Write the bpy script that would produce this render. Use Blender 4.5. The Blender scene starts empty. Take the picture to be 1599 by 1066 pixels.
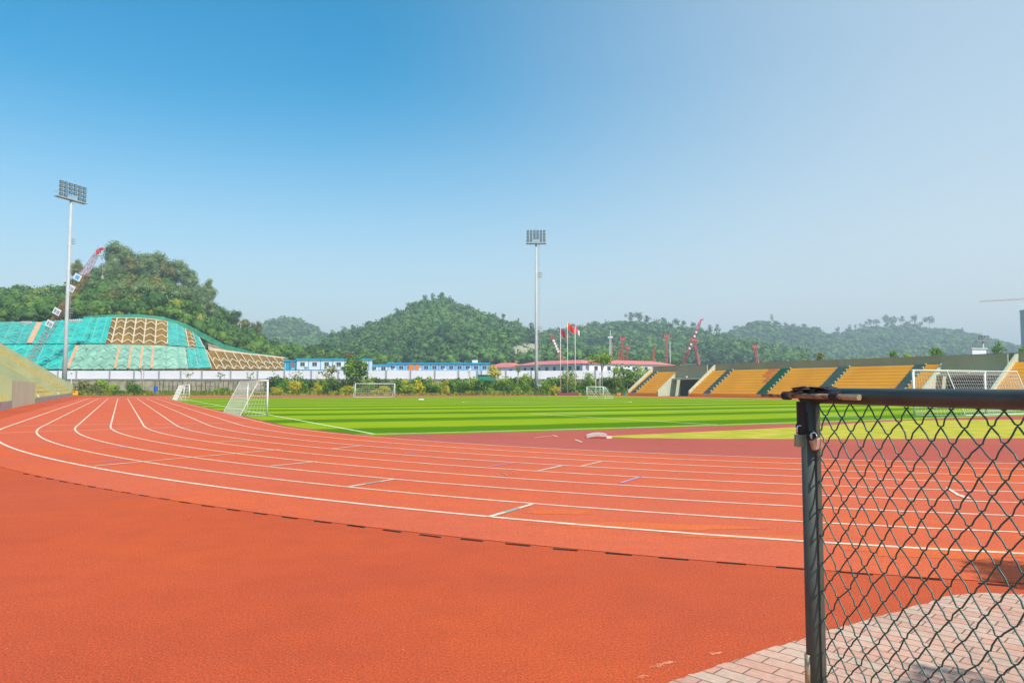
import bpy, math, random
import numpy as np
from mathutils import Vector
R = math.radians
rng = np.random.default_rng(7)
random.seed(7)
scene = bpy.context.scene
COL = scene.collection

# ------------------------------------------------------------------ camera
FPX, HOR, CXP, CYP, EYE = 1150.0, 604.5, 799.5, 533.0, 1.6
PITCH = math.atan((HOR - CYP) / FPX)
cam_d = bpy.data.cameras.new('camera')
cam_d.sensor_width = 36.0
cam_d.lens = 36.0 * FPX / 1599.0
cam_d.clip_start = 0.05
cam_d.clip_end = 9000
cam = bpy.data.objects.new('camera', cam_d)
cam.location = (0, 0, EYE)
cam.rotation_euler = (math.pi / 2 + PITCH, 0, 0)
COL.objects.link(cam)
scene.camera = cam

# ------------------------------------------------------------------ sky + sun
SUN_EL = 50.0
SUN_DIR_XY = Vector((0.66, -0.75)).normalized()       # towards the sun
world = bpy.data.worlds.new('World')
scene.world = world
world.use_nodes = True
wn = world.node_tree
bg = wn.nodes['Background']
sky = wn.nodes.new('ShaderNodeTexSky')
sky.sky_type = 'NISHITA'
sky.sun_disc = False
sky.sun_elevation = R(SUN_EL)
sky.sun_rotation = math.atan2(SUN_DIR_XY.x, SUN_DIR_XY.y)
sky.altitude = 0
sky.air_density = 1.0
sky.dust_density = 1.2
sky.ozone_density = 1.0
hsv = wn.nodes.new('ShaderNodeHueSaturation')
hsv.inputs['Hue'].default_value = 0.48
hsv.inputs['Saturation'].default_value = 1.6
hsv.inputs['Value'].default_value = 0.88
wn.links.new(sky.outputs[0], hsv.inputs['Color'])
# thin high veil of haze: thick towards the horizon and towards the sun's side, faintly streaked
wtc = wn.nodes.new('ShaderNodeTexCoord'); wsep = wn.nodes.new('ShaderNodeSeparateXYZ'); wn.links.new(wtc.outputs['Generated'], wsep.inputs[0])
def wrange(src, a, b, c, d):
    r = wn.nodes.new('ShaderNodeMapRange'); r.interpolation_type = 'SMOOTHSTEP'
    for k, v in zip(('From Min', 'From Max', 'To Min', 'To Max'), (a, b, c, d)): r.inputs[k].default_value = v
    wn.links.new(src, r.inputs['Value']); return r.outputs[0]
def wmath(op, a, b):
    r = wn.nodes.new('ShaderNodeMath'); r.operation = op
    for i, v in enumerate((a, b)):
        if isinstance(v, (int, float)): r.inputs[i].default_value = v
        else: wn.links.new(v, r.inputs[i])
    return r.outputs[0]
wno = wn.nodes.new('ShaderNodeTexNoise'); wno.inputs['Scale'].default_value = 1.6; wno.inputs['Detail'].default_value = 5
wmp = wn.nodes.new('ShaderNodeMapping'); wmp.inputs['Scale'].default_value = (1, 1, 3.0); wn.links.new(wtc.outputs['Generated'], wmp.inputs[0]); wn.links.new(wmp.outputs[0], wno.inputs['Vector'])
keep_h = wrange(wsep.outputs['Z'], -0.08, 0.40, 0.05, 1.0)
keep_s = wrange(wsep.outputs['X'], -0.25, 0.60, 1.0, 0.42)
veil = wmath('SUBTRACT', 1.0, wmath('MULTIPLY', keep_h, keep_s))
veil = wmath('ADD', veil, wmath('MULTIPLY', wmath('SUBTRACT', wno.outputs['Fac'], 0.5), 0.10))
wmix = wn.nodes.new('ShaderNodeMix'); wmix.data_type = 'RGBA'; wmix.clamp_factor = True
wmix.inputs['B'].default_value = (3.65, 4.0, 4.2, 1)
wn.links.new(veil, wmix.inputs['Factor']); wn.links.new(hsv.outputs[0], wmix.inputs['A'])
wn.links.new(wmix.outputs['Result'], bg.inputs['Color'])
bg.inputs['Strength'].default_value = 0.15
sd = bpy.data.lights.new('sun', 'SUN')
sd.energy = 3.5
sd.angle = R(0.55)
sd.color = (1.0, 0.95, 0.87)
sun = bpy.data.objects.new('sun', sd)
el = R(SUN_EL)
sv = Vector((SUN_DIR_XY.x * math.cos(el), SUN_DIR_XY.y * math.cos(el), math.sin(el)))
sun.rotation_euler = sv.to_track_quat('Z', 'Y').to_euler()
sun.location = (60, -60, 120)
COL.objects.link(sun)
scene.view_settings.view_transform = 'Standard'
scene.view_settings.look = 'None'
scene.view_settings.exposure = 0.53
scene.view_settings.gamma = 1.0

# ------------------------------------------------------------------ geometry helpers
cp, sp_ = math.cos(PITCH), math.sin(PITCH)
def ray(px, py):
    x = px - CXP; z = -(py - CYP)
    return x, FPX * cp - z * sp_, FPX * sp_ + z * cp
def at(px, py, Y):
    """point seen at photo pixel (px,py) standing Y metres ahead"""
    a, b, c = ray(px, py); t = Y / b
    return Vector((a * t, Y, EYE + c * t))
def gd(px, py, z=0.0):
    a, b, c = ray(px, py); t = (z - EYE) / c
    return Vector((a * t, b * t, z))
def xat(px, Y, z=0.0):
    """x of column px at distance Y and height z"""
    x = px - CXP
    dep = Y * cp + (z - EYE) * sp_
    return x * dep / FPX

# athletics oval laid out in (along, side) coordinates, as surveyed from the lane lines
M_h, M_cx, M_cy, M_hor, M_az, M_f, M_k = 1.5254, 22.5014, 49.8907, 605.7574, -0.4598, 1254.41, 0.0396
M_p = math.atan((M_hor - CYP) / M_f)
def trk(a, s):
    dx, dy = math.sin(M_az), math.cos(M_az)
    X = M_cx + a * dx + s * dy; Y = M_cy + a * dy - s * dx
    dep = Y * math.cos(M_p) - M_h * math.sin(M_p)
    zz = -Y * math.sin(M_p) - M_h * math.cos(M_p)
    dep = max(dep, 1.0)
    xu, yu = M_f * X / dep, -M_f * zz / dep
    xd, yd = xu, yu
    for _ in range(12):
        r2 = min((xd * xd + yd * yd) / 8e5, 1.5)
        xd, yd = xu / (1 + M_k * r2), yu / (1 + M_k * r2)
    return gd(CXP + xd, CYP + yd)
def oval(a_s, rad):
    pass

# ------------------------------------------------------------------ materials
MATS = {}
def mat(name, col, rough=0.8, noise=None, bump=None, metallic=0.0, col2=None, spec=None, alpha=None):
    if name in MATS: return MATS[name]
    m = bpy.data.materials.new(name); m.use_nodes = True
    nt = m.node_tree; b = nt.nodes['Principled BSDF']
    b.inputs['Roughness'].default_value = rough
    b.inputs['Metallic'].default_value = metallic
    if spec is not None: b.inputs['Specular IOR Level'].default_value = spec
    c4 = (*col, 1)
    b.inputs['Base Color'].default_value = c4
    tc = nt.nodes.new('ShaderNodeTexCoord')
    if noise:
        n = nt.nodes.new('ShaderNodeTexNoise'); n.inputs['Scale'].default_value = noise
        n.inputs['Detail'].default_value = 6
        nt.links.new(tc.outputs['Object'], n.inputs['Vector'])
        r = nt.nodes.new('ShaderNodeValToRGB')
        r.color_ramp.elements[0].position = 0.35; r.color_ramp.elements[1].position = 0.65
        c2 = col2 or tuple(x * 0.78 for x in col)
        r.color_ramp.elements[0].color = (*c2, 1); r.color_ramp.elements[1].color = c4
        nt.links.new(n.outputs['Fac'], r.inputs['Fac'])
        nt.links.new(r.outputs['Color'], b.inputs['Base Color'])
    if bump:
        n2 = nt.nodes.new('ShaderNodeTexNoise'); n2.inputs['Scale'].default_value = bump[0]; n2.inputs['Detail'].default_value = 4
        nt.links.new(tc.outputs['Object'], n2.inputs['Vector'])
        bp = nt.nodes.new('ShaderNodeBump'); bp.inputs['Strength'].default_value = bump[1]; bp.inputs['Distance'].default_value = bump[2] if len(bump) > 2 else 0.02
        nt.links.new(n2.outputs['Fac'], bp.inputs['Height']); nt.links.new(bp.outputs['Normal'], b.inputs['Normal'])
    if alpha is not None: b.inputs['Alpha'].default_value = alpha
    MATS[name] = m
    return m

def rubber(name, base, big, fine_amt=0.35, spots=0.0):
    """granulated rubber surface: base colour, large worn patches, fine grain"""
    m = bpy.data.materials.new(name); m.use_nodes = True; nt = m.node_tree; b = nt.nodes['Principled BSDF']
    b.inputs['Roughness'].default_value = 0.9
    b.inputs['Specular IOR Level'].default_value = 0.04
    tc = nt.nodes.new('ShaderNodeTexCoord')
    def noise(scale, detail=5, rough=0.55):
        n = nt.nodes.new('ShaderNodeTexNoise'); n.inputs['Scale'].default_value = scale
        n.inputs['Detail'].default_value = detail; n.inputs['Roughness'].default_value = rough
        nt.links.new(tc.outputs['Object'], n.inputs['Vector']); return n
    def mix(fac, a, bb, mode='MIX'):
        x = nt.nodes.new('ShaderNodeMix'); x.data_type = 'RGBA'; x.blend_type = mode
        for s, v in ((x.inputs['Factor'], fac), (x.inputs['A'], a), (x.inputs['B'], bb)):
            if hasattr(v, 'links') or hasattr(v, 'is_linked'): nt.links.new(v, s)
            else: s.default_value = v
        return x.outputs['Result']
    def ramp(src, p0, p1, v0=0.0, v1=1.0):
        r = nt.nodes.new('ShaderNodeMapRange'); r.inputs['From Min'].default_value = p0; r.inputs['From Max'].default_value = p1
        r.inputs['To Min'].default_value = v0; r.inputs['To Max'].default_value = v1
        nt.links.new(src, r.inputs['Value']); return r.outputs[0]
    c = mix(ramp(noise(0.35, 4).outputs['Fac'], 0.38, 0.66), (*base, 1), (*big, 1))
    n2 = noise(2.5, 6, 0.65)
    c = mix(ramp(n2.outputs['Fac'], 0.42, 0.72, 0, 0.45), c, tuple([x * 0.83 for x in base]) + (1,))
    n4 = noise(0.09, 3, 0.5)
    c = mix(ramp(n4.outputs['Fac'], 0.40, 0.62, 0, 0.35), c, (base[0] * 1.04, base[1] * 1.35, base[2] * 1.7, 1))
    g = noise(75, 4, 0.8)
    gr = ramp(g.outputs['Fac'], 0.3, 0.7, 1 - fine_amt, 1 + fine_amt * 0.6)
    cx = nt.nodes.new('ShaderNodeVectorMath'); cx.operation = 'SCALE'
    nt.links.new(c, cx.inputs[0]); nt.links.new(gr, cx.inputs['Scale'])
    g2 = noise(38, 2, 0.5)
    gr2 = ramp(g2.outputs['Fac'], 0.35, 0.65, 0.93, 1.05)
    cx2 = nt.nodes.new('ShaderNodeVectorMath'); cx2.operation = 'SCALE'
    nt.links.new(cx.outputs[0], cx2.inputs[0]); nt.links.new(gr2, cx2.inputs['Scale'])
    out = cx2.outputs[0]
    if spots:
        v = nt.nodes.new('ShaderNodeTexVoronoi'); v.inputs['Scale'].default_value = 9.0
        nt.links.new(tc.outputs['Object'], v.inputs['Vector'])
        sm = ramp(v.outputs['Distance'], 0.035, 0.02)
        out = mix(sm, out, (0.8, 0.55, 0.45, 1))
    nt.links.new(out, b.inputs['Base Color'])
    bp = nt.nodes.new('ShaderNodeBump'); bp.inputs['Strength'].default_value = 0.5; bp.inputs['Distance'].default_value = 0.004
    nt.links.new(g.outputs['Fac'], bp.inputs['Height']); nt.links.new(bp.outputs['Normal'], b.inputs['Normal'])
    MATS[name] = m
    return m

def leafmat(name, c1, c2, c3=None, trans=0.25):
    """foliage: leaf colour varies by the 'tint' attribute carried by each clump"""
    m = bpy.data.materials.new(name); m.use_nodes = True; nt = m.node_tree; b = nt.nodes['Principled BSDF']
    b.inputs['Roughness'].default_value = 0.6
    b.inputs['Specular IOR Level'].default_value = 0.25
    at_ = nt.nodes.new('ShaderNodeAttribute'); at_.attribute_name = 'tint'
    r = nt.nodes.new('ShaderNodeValToRGB')
    r.color_ramp.elements[0].color = (*c1, 1); r.color_ramp.elements[1].color = (*c2, 1)
    if c3:
        e = r.color_ramp.elements.new(0.93); e.color = (*c2, 1); r.color_ramp.elements[-1].color = (*c3, 1)
    nt.links.new(at_.outputs['Fac'], r.inputs['Fac'])
    nt.links.new(r.outputs['Color'], b.inputs['Base Color'])
    tr = nt.nodes.new('ShaderNodeBsdfTranslucent'); nt.links.new(r.outputs['Color'], tr.inputs['Color'])
    mx = nt.nodes.new('ShaderNodeMixShader'); mx.inputs[0].default_value = trans
    nt.links.new(b.outputs[0], mx.inputs[1]); nt.links.new(tr.outputs[0], mx.inputs[2])
    nt.links.new(mx.outputs[0], nt.nodes['Material Output'].inputs['Surface'])
    MATS[name] = m
    return m

def netmat(name, col, cover):
    """woven safety netting: threads with holes between them"""
    m = bpy.data.materials.new(name); m.use_nodes = True; nt = m.node_tree; b = nt.nodes['Principled BSDF']
    b.inputs['Roughness'].default_value = 0.7
    tc = nt.nodes.new('ShaderNodeTexCoord')
    n = nt.nodes.new('ShaderNodeTexNoise'); n.inputs['Scale'].default_value = 0.35; n.inputs['Detail'].default_value = 5
    nt.links.new(tc.outputs['Object'], n.inputs['Vector'])
    r = nt.nodes.new('ShaderNodeValToRGB'); r.color_ramp.elements[0].position = .3; r.color_ramp.elements[1].position = .7
    r.color_ramp.elements[0].color = (*[x * .72 for x in col], 1); r.color_ramp.elements[1].color = (*[min(1, x * 1.25) for x in col], 1)
    nt.links.new(n.outputs['Fac'], r.inputs['Fac']); nt.links.new(r.outputs['Color'], b.inputs['Base Color'])
    mr = nt.nodes.new('ShaderNodeMapRange'); mr.inputs['From Min'].default_value = .3; mr.inputs['From Max'].default_value = .7
    mr.inputs['To Min'].default_value = cover - .15; mr.inputs['To Max'].default_value = min(1, cover + .15)
    n3 = nt.nodes.new('ShaderNodeTexNoise'); n3.inputs['Scale'].default_value = 0.9; n3.inputs['Detail'].default_value = 4
    nt.links.new(tc.outputs['Object'], n3.inputs['Vector'])
    nt.links.new(n3.outputs['Fac'], mr.inputs['Value']); nt.links.new(mr.outputs[0], b.inputs['Alpha'])
    MATS[name] = m
    return m

# ------------------------------------------------------------------ object helpers
def tagp(o, label=None, cat=None, group=None, kind=None):
    if label: o['label'] = label
    if cat: o['category'] = cat
    if group: o['group'] = group
    if kind: o['kind'] = kind
    return o
def empty(name, loc, label, cat, group=None, rz=0.0):
    o = bpy.data.objects.new(name, None); COL.objects.link(o)
    o.empty_display_size = 0.3
    o.location = loc; o.rotation_euler = (0, 0, rz)
    return tagp(o, label, cat, group)
class MB:
    def __init__(s): s.v = []; s.f = []; s.uv = None
    def add(s, vs, fs):
        k = len(s.v); s.v += [tuple(v) for v in vs]; s.f += [tuple(i + k for i in f) for f in fs]
    def box(s, c, h, rz=0.0, T=None):
        cx, cy, cz = c; hx, hy, hz = h; ca, sa = math.cos(rz), math.sin(rz); vs = []
        for z in (-hz, hz):
            for x, y in ((-hx, -hy), (hx, -hy), (hx, hy), (-hx, hy)):
                vs.append((cx + x * ca - y * sa, cy + x * sa + y * ca, cz + z))
        if T: vs = [T(*v) for v in vs]
        s.add(vs, [(3, 2, 1, 0), (4, 5, 6, 7), (0, 1, 5, 4), (1, 2, 6, 5), (2, 3, 7, 6), (3, 0, 4, 7)])
    def hexa(s, vs):
        s.add(vs, [(3, 2, 1, 0), (4, 5, 6, 7), (0, 1, 5, 4), (1, 2, 6, 5), (2, 3, 7, 6), (3, 0, 4, 7)])
    def prism(s, poly, z0, z1, T=None):
        n = len(poly); vs = [(x, y, z0) for x, y in poly] + [(x, y, z1) for x, y in poly]
        if T: vs = [T(*v) for v in vs]
        s.add(vs, [tuple(range(n - 1, -1, -1)), tuple(range(n, 2 * n))] + [(i, (i + 1) % n, n + (i + 1) % n, n + i) for i in range(n)])
    def tube(s, pts, r, n=6, cap=True, r1=None):
        pts = [Vector(p) for p in pts]; k0 = len(s.v); m = len(pts); prev = None
        for i, p in enumerate(pts):
            d = (pts[min(i + 1, m - 1)] - pts[max(i - 1, 0)]).normalized()
            if prev is None:
                a = d.cross(Vector((0, 0, 1)))
                if a.length < 1e-3: a = d.cross(Vector((1, 0, 0)))
            else: a = prev - d * prev.dot(d)
            a.normalize(); b = d.cross(a); prev = a
            rr = r if r1 is None else r + (r1 - r) * i / max(1, m - 1)
            for j in range(n):
                t = 2 * math.pi * j / n
                s.v.append(tuple(p + a * (math.cos(t) * rr) + b * (math.sin(t) * rr)))
        for i in range(m - 1):
            for j in range(n):
                a0 = k0 + i * n + j; a1 = k0 + i * n + (j + 1) % n
                s.f.append((a0, a1, a1 + n, a0 + n))
        if cap:
            s.f.append(tuple(k0 + j for j in range(n - 1, -1, -1))); s.f.append(tuple(k0 + (m - 1) * n + j for j in range(n)))
    def build(s, name, m, parent=None, smooth=False, bevel=None, wpar=None):
        me = bpy.data.meshes.new(name)
        v = s.v
        if wpar is not None:
            l = Vector(wpar); v = [tuple(Vector(p) - l) for p in v]
        me.from_pydata(v, [], s.f); me.validate(); me.update()
        if m is not None: me.materials.append(MATS[m] if isinstance(m, str) else m)
        if smooth:
            me.polygons.foreach_set('use_smooth', [True] * len(me.polygons))
        o = bpy.data.objects.new(name, me); COL.objects.link(o)
        if parent: o.parent = parent
        if bevel:
            bm = o.modifiers.new('bevel', 'BEVEL'); bm.width = bevel; bm.segments = 2; bm.limit_method = 'ANGLE'
        return o
def np_mesh(name, v, faces, m, parent=None, tint=None, smooth=False, loc=None):
    """v (N,3) float, faces (M,k) int, all faces same size"""
    me = bpy.data.meshes.new(name); v = np.asarray(v, np.float32); faces = np.asarray(faces, np.int32)
    if loc is not None: v = v - np.asarray(loc, np.float32)
    me.vertices.add(len(v)); me.vertices.foreach_set('co', v.ravel())
    k = faces.shape[1]; me.loops.add(faces.size); me.loops.foreach_set('vertex_index', faces.ravel())
    me.polygons.add(len(faces)); me.polygons.foreach_set('loop_start', np.arange(len(faces), dtype=np.int32) * k)
    me.update(calc_edges=True)
    if tint is not None:
        a = me.attributes.new('tint', 'FLOAT', 'POINT'); a.data.foreach_set('value', np.asarray(tint, np.float32))
    if smooth: me.polygons.foreach_set('use_smooth', np.ones(len(faces), bool))
    me.materials.append(MATS[m] if isinstance(m, str) else m)
    o = bpy.data.objects.new(name, me); COL.objects.link(o)
    if parent: o.parent = parent
    return o
def structure(o): o['kind'] = 'structure'; return o
def copy_tree(o, parent=None):
    c = o.copy(); COL.objects.link(c)
    if parent: c.parent = parent
    for ch in list(o.children): copy_tree(ch, c)
    return c

# ---- foliage
def leaves(centres, rad, n, size, g, flat=0.75, tint=None):
    """n leaf quads on each clump; centres (K,3), rad (K,)"""
    K = len(centres); c = np.repeat(centres, n, 0); r = np.repeat(rad, n)[:, None]
    d = g.normal(size=(K * n, 3)); d /= np.linalg.norm(d, axis=1)[:, None]
    p = c + d * r * (g.uniform(0.55, 1.05, (K * n, 1))) * np.array([1, 1, flat])
    a = g.normal(size=(K * n, 3)) + d * 0.0
    nrm = d * 0.9 + g.normal(size=(K * n, 3)) * 0.55 + np.array([0, 0, .3]); nrm /= np.linalg.norm(nrm, axis=1)[:, None]
    u = np.cross(nrm, a); u /= np.linalg.norm(u, axis=1)[:, None]; w = np.cross(nrm, u)
    s = (np.repeat(np.broadcast_to(size, (K,)), n) * g.uniform(0.6, 1.3, K * n))[:, None]
    v = np.stack([p - u * s, p - w * s * .55, p + u * s, p + w * s * .55], 1).reshape(-1, 3)
    f = np.arange(K * n * 4).reshape(-1, 4)
    tn = np.repeat(g.uniform(0, 1, K) if tint is None else tint, n * 4) * .8 + np.repeat(g.uniform(0, .2, K * n), 4)
    return v, f, tn
ICO = None
def lumps(centres, rad, g, flat=0.8, sub=1, amp=.28, tint=None):
    """solid knobbly inner masses for forest crowns"""
    global ICO
    import bmesh
    bm = bmesh.new(); bmesh.ops.create_icosphere(bm, subdivisions=sub, radius=1)
    bv = np.array([v.co[:] for v in bm.verts]); bf = np.array([[v.index for v in f.verts] for f in bm.faces]); bm.free()
    K = len(centres); n = len(bv)
    disp = 1 + g.uniform(-amp, amp, (K, n, 1))
    v = centres[:, None, :] + bv[None] * disp * rad[:, None, None] * np.array([1, 1, flat])
    f = bf[None] + (np.arange(K) * n)[:, None, None]
    tn = np.repeat(g.uniform(0, 1, K) if tint is None else tint, n)
    return v.reshape(-1, 3), f.reshape(-1, 3), tn

# ------------------------------------------------------------------ palette
rubber('rubber_apron', (0.52, 0.092, 0.040), (0.60, 0.105, 0.033), .65, 1)
rubber('rubber_lane', (0.60, 0.125, 0.062), (0.68, 0.128, 0.040), .45)
rubber('rubber_dark', (0.43, 0.105, 0.078), (0.47, 0.11, 0.07), .3)
mat('line_white', (0.78, 0.66, 0.52), .8, noise=3.0, col2=(0.70, 0.50, 0.36))
mat('line_teal', (0.10, 0.45, 0.38), .8)
mat('line_blue', (0.30, 0.28, 0.55), .8, noise=6.0, col2=(0.5, 0.3, 0.38))
mat('line_pitch', (0.78, 0.85, 0.62), .8, noise=2.0, col2=(0.55, 0.7, 0.3))
mat('slot_black', (0.05, 0.018, 0.01), .9)
mat('earth', (0.20, 0.19, 0.09), .95, noise=0.05, col2=(0.12, 0.15, 0.05))
mat('sandy', (0.55, 0.42, 0.28), .95, noise=0.3)
mat('concrete_olive', (0.34, 0.36, 0.19), .85, noise=0.5, col2=(0.28, 0.31, 0.17))
mat('concrete_pale', (0.56, 0.58, 0.40), .85, noise=0.6, col2=(0.50, 0.51, 0.35))
mat('concrete_wall', (0.37, 0.38, 0.24), .85, noise=0.4, col2=(0.31, 0.33, 0.21))
mat('concrete_grey', (0.38, 0.37, 0.34), .85, noise=1.0)
mat('seat_orange', (0.95, 0.41, 0.006), .7, noise=0.25, col2=(0.86, 0.34, 0.006))
mat('seat_red_orange', (0.85, 0.24, 0.01), .6, noise=0.7)
mat('seat_yellow', (0.60, 0.46, 0.10), .6, noise=0.7)
mat('stair_green', (0.13, 0.22, 0.17), .8, noise=0.7, col2=(0.20, 0.24, 0.22))
mat('stair_bright', (0.03, 0.24, 0.12), .8, noise=0.7)
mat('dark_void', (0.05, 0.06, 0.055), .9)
mat('white_paint', (0.80, 0.80, 0.78), .45)
mat('white_wall', (0.86, 0.83, 0.86), .7, noise=0.2, col2=(0.80, 0.78, 0.82))
mat('grey_post', (0.38, 0.38, 0.40), .7)
mat('stone_wall', (0.48, 0.40, 0.28), .95, noise=0.6, col2=(0.24, 0.22, 0.14))
mat('galvanised', (0.46, 0.49, 0.48), .6, metallic=.0, noise=1.0, col2=(0.40, 0.43, 0.42))
mat('lamp_dark', (0.06, 0.08, 0.08), .4)
mat('lamp_glass', (0.22, 0.27, 0.27), .3, metallic=.2)
mat('crane_red', (0.62, 0.09, 0.10), .5)
mat('crane_orange', (0.60, 0.16, 0.06), .5)
mat('crane_white', (0.8, 0.78, 0.78), .5)
mat('crane_blue', (0.10, 0.42, 0.75), .5)
mat('ink_blue', (0.05, 0.08, 0.25), .6)
mat('bark', (0.30, 0.24, 0.18), .9, noise=3)
mat('bark_pale', (0.48, 0.43, 0.36), .9, noise=2)
mat('hill_soil', (0.035, 0.075, 0.022), .95, noise=0.03, col2=(0.05, 0.085, 0.03))
mat('slope_soil', (0.27, 0.15, 0.014), .95, noise=0.25, col2=(0.14, 0.085, 0.008))
mat('slope_rib', (0.70, 0.55, 0.36), .9, noise=0.5)
mat('slope_rib_net', (0.34, 0.60, 0.50), .9)
mat('rock_tan', (0.50, 0.42, 0.28), .95, noise=0.06, col2=(0.25, 0.27, 0.13))
netmat('net_teal', (0.015, 0.46, 0.39), .94)
netmat('net_mid', (0.05, 0.42, 0.36), .84)
netmat('net_pale', (0.27, 0.52, 0.39), .80); mat('net_fold_pale', (0.20, 0.42, 0.31), .9); mat('terrace_orange', (0.78, 0.47, 0.17), .8, noise=.6)
netmat('net_edge', (0.03, 0.28, 0.16), .8)
mat('cabin_white', (0.72, 0.78, 0.86), .6)
mat('cabin_blue', (0.03, 0.36, 0.55), .6)
mat('cabin_sky', (0.25, 0.52, 0.75), .6)
mat('window_dark', (0.05, 0.07, 0.09), .2)
mat('window_frame', (0.55, 0.60, 0.63), .5)
mat('roof_red', (0.72, 0.22, 0.19), .7, noise=0.3)
mat('orange_cloth', (0.85, 0.22, 0.02), .8)
mat('wall_shade_lilac', (0.66, 0.66, 0.74), .7, noise=.3)  # white wall darkened to lilac: the front's shade is put into the colour
mat('bin_blue', (0.03, 0.12, 0.5), .5)
mat('bin_orange', (0.8, 0.32, 0.03), .5)
mat('bin_green', (0.03, 0.3, 0.2), .5)
mat('bin_yellow', (0.8, 0.5, 0.02), .5)
mat('flag_red', (0.80, 0.02, 0.015), .8)
mat('flag_magenta', (0.42, 0.01, 0.07), .8)
mat('flag_pink', (0.85, 0.12, 0.22), .8)
mat('flag_white', (0.85, 0.8, 0.82), .8)
mat('star_yellow', (0.9, 0.7, 0.02), .8)
mat('plinth_red', (0.22, 0.06, 0.06), .8)
mat('net_cord', (0.78, 0.78, 0.76), .7)
mat('gate_black', (0.05, 0.055, 0.045), .5, noise=9, col2=(0.075, 0.08, 0.065), bump=(60, .2, .002))
mat('post_paint', (0.065, 0.073, 0.06), .6, noise=9, col2=(0.085, 0.095, 0.075), bump=(60, .2, .002))
mat('gate_green_wire', (0.015, 0.085, 0.070), .35)
mat('rust', (0.42, 0.26, 0.16), .75, noise=40, col2=(0.12, 0.05, 0.03), bump=(120, .5, .002), metallic=.2)
mat('rust_dark', (0.028, 0.02, 0.022), .8, noise=40, col2=(0.02, 0.014, 0.014), bump=(150, .6, .003))
mat('brass_end', (0.55, 0.42, 0.24), .5, noise=60, metallic=.5)
mat('lock_grey', (0.30, 0.33, 0.24), .4, metallic=.6, noise=60)
mat('lock_copper', (0.62, 0.36, 0.27), .45, metallic=.4, noise=60)
mat('steel', (0.55, 0.6, 0.65), .25, metallic=.9)
mat('foam_white', (0.72, 0.66, 0.58), .8, noise=8)
mat('patch_pale', (0.72, 0.30, 0.18), .95, noise=9, col2=(0.55, 0.13, 0.05))
mat('tower_net', (0.06, 0.22, 0.21), .8, noise=.2)
leafmat('leaf_forest', (0.022, 0.080, 0.012), (0.13, 0.25, 0.03), (0.28, 0.28, 0.03), .15)
leafmat('leaf_far', (0.012, 0.065, 0.012), (0.13, 0.26, 0.035), None, .12)
leafmat('leaf_euc', (0.12, 0.20, 0.06), (0.30, 0.40, 0.15), None, .3)
mat('net_fold', (0.13, 0.50, 0.40), .8)
leafmat('leaf_olive', (0.15, 0.17, 0.04), (0.29, 0.28, 0.07), None, .2)
leafmat('leaf_green', (0.08, 0.18, 0.015), (0.24, 0.40, 0.03), None, .3)
leafmat('leaf_dark', (0.035, 0.10, 0.012), (0.12, 0.24, 0.03), None, .25)
leafmat('leaf_lime', (0.18, 0.30, 0.02), (0.42, 0.54, 0.04), None, .35)
leafmat('leaf_yellow', (0.42, 0.42, 0.02), (0.75, 0.62, 0.02), None, .3)
leafmat('leaf_red', (0.16, 0.07, 0.04), (0.25, 0.12, 0.06), None, .2)
leafmat('grass_mix', (0.12, 0.20, 0.02), (0.34, 0.38, 0.04), None, .3)

# ------------------------------------------------------------------ ground
def sheet(name, pts, z, m, label=None):
    b = MB(); b.add([(p[0], p[1], z) for p in pts], [tuple(range(len(pts)))])
    o = b.build(name, m); return structure(o)
sheet('ground', [(-2600, -60), (2600, -60), (2600, 2900), (-2600, 2900)], -0.03, 'earth')

VPX = 178.0
UAZ = math.atan((VPX - CXP) / FPX)
U = Vector((math.sin(UAZ), math.cos(UAZ), 0)); N = Vector((U.y, -U.x, 0))
RP = gd(982, 617.5)            # right stand: far foot
LP = gd(113, 617.6)            # left stand: far foot
farY = 147.0
def on_line(P, px):
    k = (px - CXP) / FPX
    # account for pitch: depth = Y*cp - EYE*sp
    t = (k * (P.y * cp - EYE * sp_) - P.x) / (U.x - k * U.y * cp)
    return t
# red surface outline
def cross_Y(P, Y): return P + U * ((Y - P.y) / U.y)
aL0 = cross_Y(LP, -40); aL1 = cross_Y(LP, farY); aR0 = cross_Y(RP, -40); aR1 = cross_Y(RP, farY)
sheet('track_apron', [(aL0.x, -40), (aR0.x, -40), (aR1.x, farY), (aL1.x, farY)], 0.0, 'rubber_apron')

def arc_pts(R0, a0=0.0, a1=84.39, n=140):
    """closed oval (a,s) outline at radius R0, starting on the left straight far end, round the near bend"""
    out = []
    for i in range(41): out.append((a1 - (a1 - a0) * i / 40, -R0))
    for i in range(1, n):
        t = math.pi * i / n; out.append((a0 - R0 * math.sin(t), -R0 * math.cos(t)))
    for i in range(41): out.append((a0 + (a1 - a0) * i / 40, R0))
    for i in range(1, n):
        t = math.pi * i / n; out.append((a1 + R0 * math.sin(t), R0 * math.cos(t)))
    return out
def band(mb, R0, R1, z):
    A, B = arc_pts(R0), arc_pts(R1); n = len(A); k = len(mb.v)
    for (a, s), (a2, s2) in zip(A, B):
        p, q = trk(a, s), trk(a2, s2); mb.v.append((p.x, p.y, z)); mb.v.append((q.x, q.y, z))
    for i in range(n):
        j = (i + 1) % n; mb.f.append((k + 2 * i, k + 2 * i + 1, k + 2 * j + 1, k + 2 * j))
M_R = 36.55
b = MB(); band(b, M_R - .15, M_R + 11.02, 0.005); structure(b.build('running_lanes', 'rubber_lane'))
b = MB(); P = [trk(a, s) for a, s in arc_pts(M_R - .16)]; b.add([(p.x, p.y, .005) for p in P], [tuple(range(len(P)))])
structure(b.build('infield_apron', 'rubber_dark'))
b = MB()
for k in range(9): band(b, M_R + k * 1.22 - (.032 if k < 8 else .04), M_R + k * 1.22 + (.032 if k < 8 else .04), 0.010)
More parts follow.
